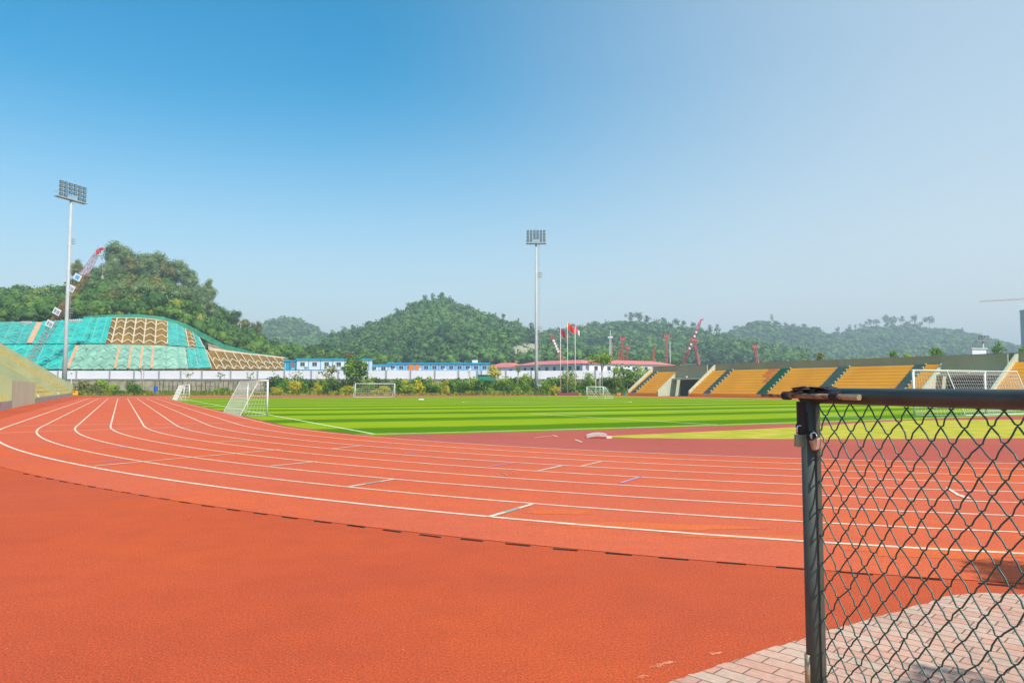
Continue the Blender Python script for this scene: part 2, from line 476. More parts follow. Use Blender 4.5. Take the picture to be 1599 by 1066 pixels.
structure(b.build('lane_lines', 'line_white'))

# lane cross marks, given by where they lie on the lanes
def strip(mb, p, q, w, z, s0=0.0, s1=1.0):
    p, q = Vector(p), Vector(q); a = p.lerp(q, s0); c = p.lerp(q, s1); d = (c - a).normalized(); n = Vector((-d.y, d.x, 0)) * w / 2
    mb.add([(a.x - n.x, a.y - n.y, z), (c.x - n.x, c.y - n.y, z), (c.x + n.x, c.y + n.y, z), (a.x + n.x, a.y + n.y, z)], [(0, 1, 2, 3)])
wm, tm, bmk = MB(), MB(), MB()
for (x0, y0, x1, y1, w) in [(763, 808, 831, 788, .07), (544, 760.5, 616, 748.5, .07), (423, 728, 495, 721, .07), (147, 728, 438, 702, .07), (334, 690.7, 394, 688, .08),
        (519, 700.7, 562.6, 696.3, .07), (836, 736.5, 877, 727.6, .06), (905, 728.8, 939, 721, .05), (25, 665, 231, 661.3, .10), (240, 662.6, 400, 659.6, .09), (0, 676, 300, 666.5, .08),
        (1478, 762, 1496, 773, .05), (1496, 773, 1512, 779, .09), (835, 683.5, 862, 680.6, .05), (863, 679.4, 871, 682, .05), (898, 686.5, 909, 690.5, .06)]:
    strip(wm, gd(x0, y0), gd(x1, y1), w, .0135)
for (x0, y0, x1, y1) in [(763, 808, 831, 788), (544, 760.5, 616, 748.5)]: strip(tm, gd(x0, y0), gd(x1, y1), .045, .017, .35, .68)
for (x0, y0, x1, y1, w) in [(631, 709, 675, 705.7, .05), (763, 729, 800, 723.5, .05), (969, 754.5, 1000, 745, .06), (142, 701, 200, 698, .06), (139, 723, 200, 718, .05)]:
    strip(bmk, gd(x0, y0), gd(x1, y1), w, .0135)
structure(wm.build('lane_marks', 'line_white')); structure(tm.build('lane_marks_green', 'line_teal')); structure(bmk.build('lane_marks_violet', 'line_blue'))

# chalky worn patches on the rubber
def blotch(mb, px, py, w, h, z, ang=0.0, seed=0):
    g = random.Random(seed); c = gd(px, py); n = 22
    vs = []
    for i in range(n):
        t = 2 * math.pi * i / n; r = g.uniform(.65, 1.1)
        x, y = math.cos(t) * w * r, math.sin(t) * h * r
        vs.append((c.x + x * math.cos(ang) - y * math.sin(ang), c.y + x * math.sin(ang) + y * math.cos(ang), z))
    mb.add(vs, [tuple(range(n))])
b = MB()
for i, (x, y, w, h, a) in enumerate([(787, 741, .22, .35, 0), (1030, 1038, .055, .02, .5), (1045, 1034, .03, .012, .3), (1003, 1056, .035, .012, .6), (1114, 1020, .04, .012, .3)]):
    gs = random.Random(i); c_ = gd(x, y)
    for k in range(45 if i else 60):
        u, v = gs.gauss(0, w * .55), gs.gauss(0, h * .55); r_ = gs.uniform(.004, .010) * (1 if i else 3.2)
        px_, py_ = c_.x + u * math.cos(a) - v * math.sin(a), c_.y + u * math.sin(a) + v * math.cos(a)
        b.add([(px_ + r_ * math.cos(t_) * gs.uniform(.6, 1.2), py_ + r_ * math.sin(t_) * gs.uniform(.6, 1.2), (.002 if i else .0115) + k * .00002) for t_ in (0, 1.05, 2.1, 3.14, 4.2, 5.2)], [(0, 1, 2, 3, 4, 5)])
structure(b.build('chalk_patches', 'patch_pale'))
b = MB()
for i, (x, y, w, h, a) in enumerate([(1010, 822, 1.3, .22, -.1), (870, 800, .5, .2, 0), (1180, 838, 1.0, .14, -.1), (1470, 862, 1.1, .35, -.1)]):
    blotch(b, x, y, w, h, .0075, a, i + 20)
rubber('rubber_fresh', (0.70, 0.15, 0.045), (0.62, 0.12, 0.045), .4)
structure(b.build('repair_patches', 'rubber_fresh'))

# drain slots
SL = [(37.5, 739.6, 44, 740.4), (55.7, 743.5, 63.5, 744.5), (73.5, 746.8, 83, 748.2), (94.5, 751, 104.8, 752.6), (116.3, 755, 125.7, 756.4), (139, 759.2, 148.5, 760.6), (163.6, 763.4, 174.5, 765),
      (190.8, 768, 203.3, 769.8), (219, 772.8, 232, 774.8), (250, 777.8, 263.6, 780), (281.5, 783.3, 296.5, 785.5), (316, 789, 334.6, 791.3), (355.6, 794.8, 374.6, 797.5), (397, 800.4, 417.5, 803.3),
      (441.5, 806.8, 464.4, 809.9), (491.6, 813.3, 517.3, 816.6), (542.9, 820, 568.9, 823.3), (598.6, 827.3, 625.8, 830.8), (655.8, 834.7, 687.7, 838.8), (719.9, 841.4, 753.4, 845), (789.9, 848.8, 827.5, 852.4),
      (864.4, 856.7, 901.5, 859.8), (946, 863.4, 986.7, 866.8), (1029.8, 870.4, 1075.2, 874.2), (1119.6, 877.6, 1165, 881.2), (1212.8, 885.2, 1259, 888.9), (1311.3, 892.9, 1362.3, 897.2), (1416, 901, 1468.3, 905.4), (1528.7, 910.8, 1586.3, 915.8)]
for i, (x0, y0, x1, y1) in enumerate(SL):
    p, q = gd(x0, y0), gd(x1, y1); c = (p + q) / 2; d = (q - p); L = d.length / 2; rz = math.atan2(d.y, d.x)
    b = MB(); w = .014
    b.box((0, -w, .002), (L, .004, .004)); b.box((0, w, .002), (L, .004, .004)); b.box((-L, 0, .002), (.004, w - .004, .004)); b.box((L, 0, .002), (.004, w - .004, .004))
    b.add([(-L, -w + .004, .001), (L, -w + .004, .001), (L, w - .004, .001), (-L, w - .004, .001)], [(0, 1, 2, 3)])
    o = b.build('drain_slot', 'slot_black'); o.location = (c.x, c.y, .0015); o.rotation_euler = (0, 0, rz)
    tagp(o, 'narrow black drain slot in the row of dashes outside the outermost white lane line', 'drain slot', 'drain slots along the outer edge of the track')

# ---- football pitch
def gridsheet(name, a0, a1, s0, s1, da, ds, z, m, keep=None):
    na = int((a1 - a0) / da); ns = int((s1 - s0) / ds); vs = []; uv = []
    for i in range(na + 1):
        for j in range(ns + 1):
            a = a0 + (a1 - a0) * i / na; s = s0 + (s1 - s0) * j / ns
            if keep: a, s = keep(a, s)
            p = trk(a, s); vs.append((p.x, p.y, z)); uv.append((a, s))
    fs = [(i * (ns + 1) + j, i * (ns + 1) + j + 1, (i + 1) * (ns + 1) + j + 1, (i + 1) * (ns + 1) + j) for i in range(na) for j in range(ns)]
    me = bpy.data.meshes.new(name); me.from_pydata(vs, [], fs)
    l = me.uv_layers.new(name='UVMap')
    for lp in me.loops: l.data[lp.index].uv = (uv[lp.vertex_index][1] * .01, uv[lp.vertex_index][0] * .01)
    me.materials.append(m); o = bpy.data.objects.new(name, me); COL.objects.link(o); return structure(o)
def pitch_mat():
    m = bpy.data.materials.new('pitch_turf'); m.use_nodes = True; nt = m.node_tree; b = nt.nodes['Principled BSDF']
    b.inputs['Roughness'].default_value = 1; b.inputs['Specular IOR Level'].default_value = 0.0
    uvn = nt.nodes.new('ShaderNodeUVMap'); sep = nt.nodes.new('ShaderNodeSeparateXYZ'); nt.links.new(uvn.outputs[0], sep.inputs[0])
    def mth(op, a, v=None, v2=None):
        x = nt.nodes.new('ShaderNodeMath'); x.operation = op; nt.links.new(a, x.inputs[0])
        if v is not None:
            if hasattr(v, 'is_linked'): nt.links.new(v, x.inputs[1])
            else: x.inputs[1].default_value = v
        return x.outputs[0]
    tc = nt.nodes.new('ShaderNodeTexCoord')
    nz = nt.nodes.new('ShaderNodeTexNoise'); nz.inputs['Scale'].default_value = .5; nz.inputs['Detail'].default_value = 4; nt.links.new(tc.outputs['Object'], nz.inputs['Vector'])
    wob = mth('MULTIPLY', mth('SUBTRACT', nz.outputs['Fac'], .5), 1.0)
    a = mth('ADD', mth('MULTIPLY', sep.outputs['Y'], 100.0), wob)
    fr = mth('FRACT', mth('DIVIDE', mth('ADD', a, 6.9 + 4.575 + 183), 9.15))
    tri = mth('ABSOLUTE', mth('SUBTRACT', fr, .5))            # .5 at edges, 0 at centre
    mr = nt.nodes.new('ShaderNodeMapRange'); mr.inputs['From Min'].default_value = .15; mr.inputs['From Max'].default_value = .25; nt.links.new(tri, mr.inputs['Value'])
    n1 = nt.nodes.new('ShaderNodeTexNoise'); n1.inputs['Scale'].default_value = .12; n1.inputs['Detail'].default_value = 5; nt.links.new(tc.outputs['Object'], n1.inputs['Vector'])
    n2 = nt.nodes.new('ShaderNodeTexNoise'); n2.inputs['Scale'].default_value = 14; n2.inputs['Detail'].default_value = 3; nt.links.new(tc.outputs['Object'], n2.inputs['Vector'])
    mx = nt.nodes.new('ShaderNodeMix'); mx.data_type = 'RGBA'; mx.inputs['A'].default_value = (0.085, 0.20, 0.010, 1); mx.inputs['B'].default_value = (0.25, 0.35, 0.014, 1)
    nt.links.new(mr.outputs[0], mx.inputs['Factor'])
    fac = mth('ADD', mth('MULTIPLY', n1.outputs['Fac'], .35), mth('MULTIPLY', n2.outputs['Fac'], .5)); fac = mth('ADD', fac, .55)
    sc = nt.nodes.new('ShaderNodeVectorMath'); sc.operation = 'SCALE'; nt.links.new(mx.outputs['Result'], sc.inputs[0]); nt.links.new(fac, sc.inputs['Scale'])
    nt.links.new(sc.outputs[0], b.inputs['Base Color']); MATS['pitch_turf'] = m; return m
PA0 = -9.75
def clip(a, s):
    r = M_R - .35
    if a < 0:
        lim = math.sqrt(max(0, r * r - a * a)); s = max(-lim, min(lim, s / r * lim))
    elif a > 84.39:
        lim = math.sqrt(max(0, r * r - (a - 84.39) ** 2)); s = max(-lim, min(lim, s / r * lim))
    return a, s
gridsheet('football_pitch', PA0, 94.1, -(M_R - .35), M_R - .35, 1.3, 1.6, .012, pitch_mat(), clip)
lm = MB()
def pline(a0, s0, a1, s1, w=.12, n=40):
    L = math.hypot(a1 - a0, s1 - s0); nx, ny = -(s1 - s0) / L * w / 2, (a1 - a0) / L * w / 2; k = len(lm.v)
    for i in range(n + 1):
        a = a0 + (a1 - a0) * i / n; s = s0 + (s1 - s0) * i / n
        for q in (-1, 1):
            p = trk(a + q * nx, s + q * ny); lm.v.append((p.x, p.y, .019))
    for i in range(n): lm.f.append((k + 2 * i, k + 2 * i + 1, k + 2 * i + 3, k + 2 * i + 2))
E0, T0, E1 = -9.05, 34.62, 93.4
pline(E0, -T0, E0, T0); pline(E0, -T0, E1, -T0); pline(E0, T0, E1, T0); pline(E1, -T0, E1, T0); pline(42.2, -T0, 42.2, T0)
for sgn, e in ((1, E0), (-1, E1)):
    for hw, dp in ((20.16, 16.5), (9.16, 5.5)):
        pline(e, -hw, e + sgn * dp, -hw); pline(e, hw, e + sgn * dp, hw); pline(e + sgn * dp, -hw, e + sgn * dp, hw)
for i in range(48):
    t0, t1 = 2 * math.pi * i / 48, 2 * math.pi * (i + 1) / 48
    pline(42.2 + 9.15 * math.cos(t0), 9.15 * math.sin(t0), 42.2 + 9.15 * math.cos(t1), 9.15 * math.sin(t1), n=1)
structure(lm.build('pitch_lines', 'line_pitch'))
# dry lawn wedge inside the bend
top = [(947, 681), (1100, 674), (1200, 669.2), (1280, 665), (1350, 660), (1424, 656.5), (1599, 655), (1800, 656)]
bot = [(1800, 683), (1599, 684.5), (1400, 685.6), (1250, 685.6), (1100, 685.3), (1000, 684.3), (947, 682.8)]
mat('lawn_dry', (0.52, 0.43, 0.08), .95, noise=1.2, col2=(0.34, 0.36, 0.03), bump=(30, .5, .02), spec=0.0)
sheet('dry_lawn', [gd(*p) for p in top + bot], .010, 'lawn_dry')

# brick paving by the gate
def paver_mat():
    m = bpy.data.materials.new('brick_paving'); m.use_nodes = True; nt = m.node_tree; b = nt.nodes['Principled BSDF']
    b.inputs['Roughness'].default_value = .9
    tc = nt.nodes.new('ShaderNodeTexCoord'); mp = nt.nodes.new('ShaderNodeMapping'); mp.inputs['Rotation'].default_value = (0, 0, R(44))
    nt.links.new(tc.outputs['Object'], mp.inputs['Vector'])
    br = nt.nodes.new('ShaderNodeTexBrick'); br.inputs['Scale'].default_value = 1.0
    br.inputs['Brick Width'].default_value = .235; br.inputs['Row Height'].default_value = .115; br.inputs['Mortar Size'].default_value = .006; br.inputs['Mortar Smooth'].default_value = .3
    br.inputs['Color1'].default_value = (0.56, 0.29, 0.20, 1); br.inputs['Color2'].default_value = (0.53, 0.38, 0.28, 1); br.inputs['Mortar'].default_value = (0.20, 0.12, 0.08, 1)
    nt.links.new(mp.outputs[0], br.inputs['Vector'])
    n = nt.nodes.new('ShaderNodeTexNoise'); n.inputs['Scale'].default_value = 30; n.inputs['Detail'].default_value = 6; nt.links.new(tc.outputs['Object'], n.inputs['Vector'])
    n1 = nt.nodes.new('ShaderNodeTexNoise'); n1.inputs['Scale'].default_value = 1.6; n1.inputs['Detail'].default_value = 4; nt.links.new(tc.outputs['Object'], n1.inputs['Vector'])
    ad = nt.nodes.new('ShaderNodeMath'); ad.operation = 'ADD'; nt.links.new(n.outputs['Fac'], ad.inputs[0]); nt.links.new(n1.outputs['Fac'], ad.inputs[1])
    mr = nt.nodes.new('ShaderNodeMapRange'); mr.inputs['From Min'].default_value = .6; mr.inputs['From Max'].default_value = 1.4; mr.inputs['To Min'].default_value = .72; mr.inputs['To Max'].default_value = 1.2
    nt.links.new(ad.outputs[0], mr.inputs['Value'])
    sc = nt.nodes.new('ShaderNodeVectorMath'); sc.operation = 'SCALE'; nt.links.new(br.outputs['Color'], sc.inputs[0]); nt.links.new(mr.outputs[0], sc.inputs['Scale'])
    nt.links.new(sc.outputs[0], b.inputs['Base Color'])
    bp = nt.nodes.new('ShaderNodeBump'); bp.inputs['Strength'].default_value = .6; bp.inputs['Distance'].default_value = .004; bp.invert = True
    nt.links.new(br.outputs['Fac'], bp.inputs['Height']); nt.links.new(bp.outputs[0], b.inputs['Normal'])
    MATS['brick_paving'] = m; return m
paver_mat()
edge = [(1050, 1066), (1120, 1042), (1200, 1015.5), (1280, 991), (1350, 970.5), (1423, 950), (1484, 931.6), (1533, 927), (1599, 930), (1720, 938), (2000, 955)]
E_ = [gd(*p) for p in edge]
g = random.Random(3); EE = []
for i in range(len(E_) - 1):
    for k in range(8):
        q = E_[i].lerp(E_[i + 1], k / 8); EE.append(Vector((q.x + g.uniform(-.006, .006), q.y + g.uniform(-.012, .012), 0)))
EE.append(E_[-1])
sheet('brick_paving', [(-.35, .2, 0), (.2, 2.9, 0)][:1] + [gd(960, 1098)] + EE + [(30, EE[-1].y, 0), (30, -8, 0), (-.35, -8, 0)], .013, 'brick_paving')
# ------------------------------------------------------------------ grandstands
def stand(root, P, DEP, ZTOP, ROWS, ZSEAT, sections, seat_m, fins, tunnels, tmax, tmin, zfoot, wallm='concrete_wall', side=1, solid=None):
    """P front reference, U along the straight, outward = side*N. sections: (t0,t1) with seats; coordinates (t,w,z)"""
    O = Vector((0, 0, 0))
    def T(t, w, z): q = P + U * t + N * (side * w); return (q.x, q.y, z)
    dw = (DEP - .6) / ROWS; dz = (ZSEAT - .55) / ROWS
    # concrete steps
    for (t0, t1, stairs) in sections:
        b = MB(); prof = [(0, 0), (0, .55)]
        for r in range(ROWS):
            prof += [((r + 1) * dw, .55 + r * dz), ((r + 1) * dw, .55 + (r + 1) * dz)]
        prof += [(DEP, ZSEAT), (DEP, 0)]
        n = len(prof); vs = [T(t, w, z) for t in (t0, t1) for w, z in prof]
        b.add(vs, [tuple(range(n)), tuple(range(2 * n - 1, n - 1, -1))] + [(i, i + n, (i + 1) % n + n, (i + 1) % n) for i in range(n)])
        b.build('terrace', 'terrace_orange' if side > 0 else 'concrete_olive', root)
        # seat benches
        cuts = sorted([s for s in stairs]); segs = []; cur = t0 + .05
        for s0, s1, _ in cuts: segs.append((cur, s0)); cur = s1
        segs.append((cur, t1 - .05))
        b = MB()
        for a, c in segs:
            if c - a > .3: b.box(((a + c) / 2, -.03, .29), ((c - a) / 2, .03, .25), T=T)
        if side > 0: b.build('seat_row', seat_m, root)
        for r in range(ROWS):
            b = MB(); w0 = r * dw + (0.03 if r else .12); z0 = .55 + r * dz
            for a, c in segs:
                if c - a > .3:
                    b.hexa([T(*q) for q in ((a, w0 + .0, z0 + .02), (c, w0 + .0, z0 + .02), (c, w0 + .36, z0 + .02), (a, w0 + .36, z0 + .02), (a, w0 + .25, z0 + dz * .95), (c, w0 + .25, z0 + dz * .95), (c, w0 + .36, z0 + dz * .95), (a, w0 + .36, z0 + dz * .95))])
            if b.v: b.build('seat_row', seat_m, root)
        for s0, s1, mm in stairs:
            b = MB(); sub = 2
            for r in range(ROWS * sub):
                z1 = .55 + (r + 1) * dz / sub; wst = r * dw / sub + .02
                b.box(((s0 + s1) / 2, wst + dw / sub / 2, z1 - dz / 2), ((s1 - s0) / 2 - .02, dw / sub / 2, dz / 2 + .012), T=T)
            st = b.build('stair', mm, root)
            if side > 0:
                for r in range(ROWS):
                    b = MB(); b.box((s0 + .02, r * dw + .20, .55 + (r + 1) * dz + .07), (.10, .12, .07), T=T)
                    b.build('step_edge', 'concrete_pale', root)
    # back wall
    b = MB(); b.box(((tmin + tmax) / 2, DEP + .15, ZTOP / 2), ((tmax - tmin) / 2, .15, ZTOP / 2), T=T); b.build('back_wall', wallm, root)
    b = MB(); b.box(((tmin + tmax) / 2, DEP + .12, ZTOP + .06), ((tmax - tmin) / 2, .24, .06), T=T); b.build('coping', wallm, root)
    for i, (tf, zf) in enumerate(fins):
        b = MB(); th = .17
        prof = [(-.05, 0), (-.05, zf), (DEP - .25, ZTOP - .02), (DEP + .0, ZTOP - .02), (DEP + .0, 0)]
        n = 5; vs = [T(t, w, z) for t in (tf - th, tf + th) for w, z in prof]
        b.add(vs, [tuple(range(n)), tuple(range(2 * n - 1, n - 1, -1))] + [(i2, i2 + n, (i2 + 1) % n + n, (i2 + 1) % n) for i2 in range(n)])
        b.build('side_wall', 'concrete_pale' if side > 0 else 'concrete_olive', root)
    for (t0, t1) in tunnels:
        b = MB(); tm = (t0 + t1) / 2; hw = (t1 - t0) / 2 - .175
        b.box((tm, DEP * .72, (3.3 + ZTOP) / 2), (hw, .12, (ZTOP - 3.3) / 2 - .05), T=T); b.build('lintel_wall', wallm, root)
        b = MB(); b.box((tm, DEP * .60, 3.12), (hw, .5, .14), T=T); b.build('canopy', 'concrete_pale', root)
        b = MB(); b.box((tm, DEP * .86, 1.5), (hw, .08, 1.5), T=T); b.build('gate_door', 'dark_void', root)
        b = MB(); b.box((tm - hw * .5, DEP * .835, 1.25), (.35, .05, .5), T=T); b.build('door_panel', 'concrete_grey', root)
        b = MB(); b.box((tm, DEP * .6 - .5, 3.45), (.12, .1, .16), T=T); b.box((tm, DEP * .6 - .45, 3.3), (hw * .9, .02, .02), T=T); b.build('lamp', 'white_paint', root)
    return T, dw, dz

tR = lambda px: on_line(RP, px)
f1, f2, f3, f4, f5 = tR(981), tR(1027), tR(1076), tR(1437), tR(1545)
root = empty('grandstand', RP, 'long low grandstand with orange bench rows beyond the right side of the pitch', 'grandstand')
root.location = (0, 0, 0)
stR = lambda a, b_, m='stair_green': (tR(b_), tR(a), m)
TR, dw, dz = stand(root, RP, 6.2, 5.55, 9, 4.55,
    [(f2, f1, [stR(985, 993)]), (f4, f3, [stR(1389, 1408), stR(1270, 1289), stR(1181, 1198, 'stair_bright'), stR(1098, 1109)]), (f5 - 62, f5, [(f5 - 12, f5 - 10.6, 'stair_green'), (f5 - 30, f5 - 28.6, 'stair_green')])],
    'seat_orange', [(f1, .95), (f2, .95), (f3, .95), (f4, .95), (f5, .95)], [(f3, f2), (f5, f4)], f1 + .2, f5 - 62, .95)
# the redder block of seats
b = MB(); ta, tb = tR(1165), tR(1150)
for r in range(4, 9): 
    a_, c_2 = tR(1181) + .1, tR(1163 if r > 5 else 1172) - .1; w0 = r * dw + .025; z0 = .55 + r * dz
    b.hexa([TR(*q) for q in ((a_, w0, z0 + .02), (c_2, w0, z0 + .02), (c_2, w0 + .34, z0 + .02), (a_, w0 + .34, z0 + .02), (a_, w0 + .245, z0 + dz * .97), (c_2, w0 + .245, z0 + dz * .97), (c_2, w0 + .34, z0 + dz * .97), (a_, w0 + .34, z0 + dz * .97))])
o = b.build('seat_block', 'seat_red_orange', root); o['label'] = 'redder patch of orange seats beside the bright green stair'
# joint grooves/posts on the back wall
b = MB()
for px in (1200, 1274, 1350): b.box((tR(px), 6.17, 5.0), (.05, .06, .55), T=TR)
b.build('wall_post', 'grey_post', root)

tL = lambda px: on_line(LP, px)
g1, g2, g3, g4 = tL(113), tL(87), tL(53), tL(17)
root = empty('grandstand', (0, 0, 0), 'tall olive grandstand with pale yellow benches at the left edge of the track', 'grandstand')
ZT, DP = 10.6, 13.2
stand(root, LP, DP, ZT, 17, 9.2,
      [(g2, g1, [(g2 + 7, g2 + 8.2, 'concrete_pale')]), (g3, g2, [(g3 + 6, g3 + 7.2, 'concrete_pale')]), (g4 - 50, g4, [(g4 - 9, g4 - 7.8, 'concrete_pale')])],
      'seat_yellow', [(g1, 2.0), (g2, 1.5), (g3, 2.1), (g4, 2.1)], [], g1 + .2, g4 - 50, 2.0, wallm='concrete_olive', side=-1)
def TL(t, w, z): q = LP + U * t - N * w; return (q.x, q.y, z)
b = MB(); b.box(((g3 + g4) / 2, .2, 1.05), ((g3 - g4) / 2 - .2, .2, 1.05), T=TL)
b.box(((g3 + g4) / 2, 4.2, 1.5), ((g3 - g4) / 2 - .2, .2, 1.5), T=TL); b.build('front_wall', 'concrete_pale', root)
b = MB(); b.box(((g2 + g3) / 2, -.03, .25), ((g2 - g3) / 2, .03, .25), T=TL); b.box(((g1 + g2) / 2, -.03, .25), ((g1 - g2) / 2, .03, .25), T=TL); b.box((g4 - 25, -.03, .3), (25, .03, .3), T=TL)
b.build('kerb_face', 'concrete_grey', root)

# ------------------------------------------------------------------ floodlights
def floodlight(base, H, label, rz, cols=6, rows=4, scale=1.0, W=2.15, sx_=.70, qx=1.0, group='floodlight masts round the stadium', tilt=None):
    root = empty('floodlight_mast', base, label, 'floodlight', group, rz)
    b = MB(); b.tube([(0, 0, 0), (0, 0, H * .25), (0, 0, H)], .42 * scale, 12, r1=.20 * scale); b.build('mast', 'galvanised', root, smooth=True)
    b = MB(); b.box((0, 0, .35), (.7 * scale, .7 * scale, .35)); b.build('base_block', 'concrete_grey', root)
    b = MB()                                                            # ladder with cage
    n = int(H / .9)
    for k in range(n): b.box((.62, 0, 2.5 + k * (H - 3) / n), (.2, .015, .025))
    b.tube([(.45, 0, 2.3), (.45, 0, H)], .025, 4); b.tube([(.8, 0, 2.3), (.8, 0, H)], .025, 4)
    for fz in (.42, .78):
        for q in range(3): b.box((.85, 0, H * fz + q * .45), (.45, .3, .03))
    b.build('ladder', 'galvanised', root)
    b = MB(); b.box((0, 0, H + .1), (W, .55, .09)); 
    b.build('platform', 'concrete_grey', root)
    b = MB()
    for sx in (-W, W):
        b.tube([(sx, -.5, H + .1), (sx, -.5, H + 1.1)], .03, 4); b.tube([(sx, .5, H + .1), (sx, .5, H + 1.1)], .03, 4)
    b.tube([(-W, .5, H + 1.1), (W, .5, H + 1.1)], .03, 4); b.tube([(-W, -.5, H + 1.1), (-W, .5, H + 1.1)], .03, 4); b.tube([(W, -.5, H + 1.1), (W, .5, H + 1.1)], .03, 4)
    b.build('railing', 'galvanised', root)
    b = MB(); Z0 = H + .55
    for c in range(cols): 
        x = (c - (cols - 1) / 2) * sx_; b.tube([(x, -.1, H + .15), (x, -.1, Z0 + (rows - 1) * .66 * scale + .2)], .035, 4)
    for r in range(rows): b.tube([(-W * .95, -.1, Z0 + r * .66 * scale - .1), (W * .95, -.1, Z0 + r * .66 * scale - .1)], .03, 4)
    b.tube([(0, 0, H), (0, 0, Z0 + rows * .66 * scale + 2.0)], .04, 4, r1=.015)
    b.build('lamp_rack', 'galvanised', root)
    for r in range(rows):
        for c in range(cols):
            x = (c - (cols - 1) / 2) * sx_; z = Z0 + r * .66 * scale + .12; q = .25 * scale
            if r == 0 and c in (2, 3): continue
            b = MB(); y0 = -.22
            b.hexa([(x - q * qx, y0 - .3, z - q), (x + q * qx, y0 - .3, z - q), (x + q * qx * .6, y0 + .05, z - q * .4), (x - q * qx * .6, y0 + .05, z - q * .4), (x - q * qx, y0 - .34, z + q), (x + q * qx, y0 - .34, z + q), (x + q * qx * .6, y0 + .05, z + q * .7), (x - q * qx * .6, y0 + .05, z + q * .7)])
            lp = b.build('lamp_head', 'lamp_dark', root)
            b = MB(); b.box((x, y0 - .335, z - .01), (q * qx * .66, .012, q * .62)); b.build('glass', 'lamp_glass', lp)
    return root
cb = gd(838, 619.0, 0); Yc = 157.0; H_c = at(836, 381, Yc).z
floodlight((xat(837.5, Yc, 0), Yc, 0), H_c, 'tall grey floodlight mast behind the shrubs at the centre, left of the three flags', R(-2))
Yl = 152.0; H_l = at(112, 313, Yl).z
floodlight((xat(99.5, Yl, 0), Yl, 0), H_l, 'tallest looking grey floodlight mast, rising behind the left grandstand beside the red crane boom', R(73), W=3.6, sx_=1.12, scale=1.25, qx=1.35)
Yr = 190.0; p = at(1537, 545, Yr)
floodlight((xat(1538, Yr, 0), Yr, 0), at(1537, 533, Yr).z, 'distant small floodlight with two lamp rows above the far end of the right grandstand', 0, cols=4, rows=2, scale=.9, W=1.7, sx_=.75)

# ------------------------------------------------------------------ wall on its stone base
YW = 172.0
z0w, z1w = at(300, 592.5, YW).z, at(300, 578.6, YW).z
xs_post = [60, 90, 119, 171, 209, 248, 282, 315, 360, 402, 444, 486, 528, 566, 603, 641, 679, 716, 752, 790, 830, 880, 930, 980, 1030]
root = empty('boundary_wall', (0, YW, 0), 'long white panel wall on a brown stone base behind the shrubs', 'wall')
b = MB(); xa, xb = xat(60, YW, 4), xat(1030, YW, 4)
b.box(((xa + xb) / 2, .35, (z0w - .1) / 2), ((xb - xa) / 2, .35, (z0w - .1) / 2)); b.build('stone_base', 'stone_wall', root)
b = MB(); b.box(((xa + xb) / 2, .2, z0w - .05 + .1), ((xb - xa) / 2, .34, .15)); b.build('ledge', 'concrete_grey', root)
for i in range(len(xs_post) - 1):
    x0, x1 = xat(xs_post[i], YW, 4), xat(xs_post[i + 1], YW, 4)
    b = MB(); b.box(((x0 + x1) / 2, .2, (z0w + .2 + z1w) / 2), ((x1 - x0) / 2 - .17, .07, (z1w - z0w - .2) / 2)); b.build('panel', 'white_wall', root)
for x in xs_post:
    b = MB(); X = xat(x, YW, 4); b.box((X, .15, (z0w + .2 + z1w) / 2 + .05), (.15, .16, (z1w - z0w - .2) / 2 + .05)); b.build('post', 'grey_post', root)
# terrace behind the wall
sheet('construction_terrace', [(-220, YW + .75), (120, YW + .75), (160, 420), (-260, 420)], z0w - .2, 'earth')
b = MB(); b.box((-50, YW + 130, (z0w - .25) / 2), (170, 129.2, (z0w - .25) / 2)); structure(b.build('terrace_bank', 'earth'))
ZTER = z0w - .2
# ------------------------------------------------------------------ protected slope left
mat('slope_back', (0.20, 0.17, 0.06), .95, noise=.3)
# columns: px, (bottom py,Y), (berm py,Y), (top py,Y)
colsU = [(-140, 578, 190, 545, 200, 512, 215), (-60, 578, 190, 543, 200, 507, 215), (0, 579, 190, 540, 200, 504, 215), (60, 579, 190, 539.5, 200, 503.5, 215), (110, 579, 190, 539, 200, 500.5, 215), (140, 579, 190, 539, 200, 497.5, 216), (175, 579, 190, 539, 201, 496, 216),
         (215, 579, 190, 540, 202, 496, 217), (255, 578.5, 192, 541, 204, 500, 220), (280, 578, 195, 542.5, 208, 508, 225), (300, 577.5, 199, 544, 213, 518, 231), (318, 577, 204, 545, 219, 530, 238), (328, 576.5, 207, 546, 222, 538, 241), (339, 576, 210, 576 - 14, 218, 576 - 22, 224)]
def lerp_cols(cols, px):
    px = max(cols[0][0], min(cols[-1][0], px))
    for a, b_ in zip(cols, cols[1:]):
        if px <= b_[0]:
            t = (px - a[0]) / (b_[0] - a[0]); return [x + (y - x) * t for x, y in zip(a, b_)]
def slopeP(px, v):
    """v 0 bottom ..1 berm ..2 top"""
    c = lerp_cols(colsU, px)
    # columns lean: lines fan out from the top
    if v <= 1: py = c[1] + (c[3] - c[1]) * v; Y = c[2] + (c[4] - c[2]) * v
    else: py = c[3] + (c[5] - c[3]) * (v - 1); Y = c[4] + (c[6] - c[4]) * (v - 1)
    return at(px, py, Y)
def fan(px0, v):
    """rib that starts at px0 on the bottom and leans towards the crest like the real ribs"""
    mid = 265.0
    return px0 + (mid - px0) * (.10 * v if px0 < mid else .16 * v) if px0 > 120 else px0 + (.42 * 40) * v * (1.0)
class Surf:
    def __init__(s, off): s.off = off
    def __call__(s, px0, v):
        p = slopeP(fan(px0, v), v); return Vector((p.x, p.y - s.off, p.z + s.off * .5))
b = MB(); nx, nv = 70, 12; S0 = Surf(0)
xs = [-140 + (333 + 140) * i / nx for i in range(nx + 1)]
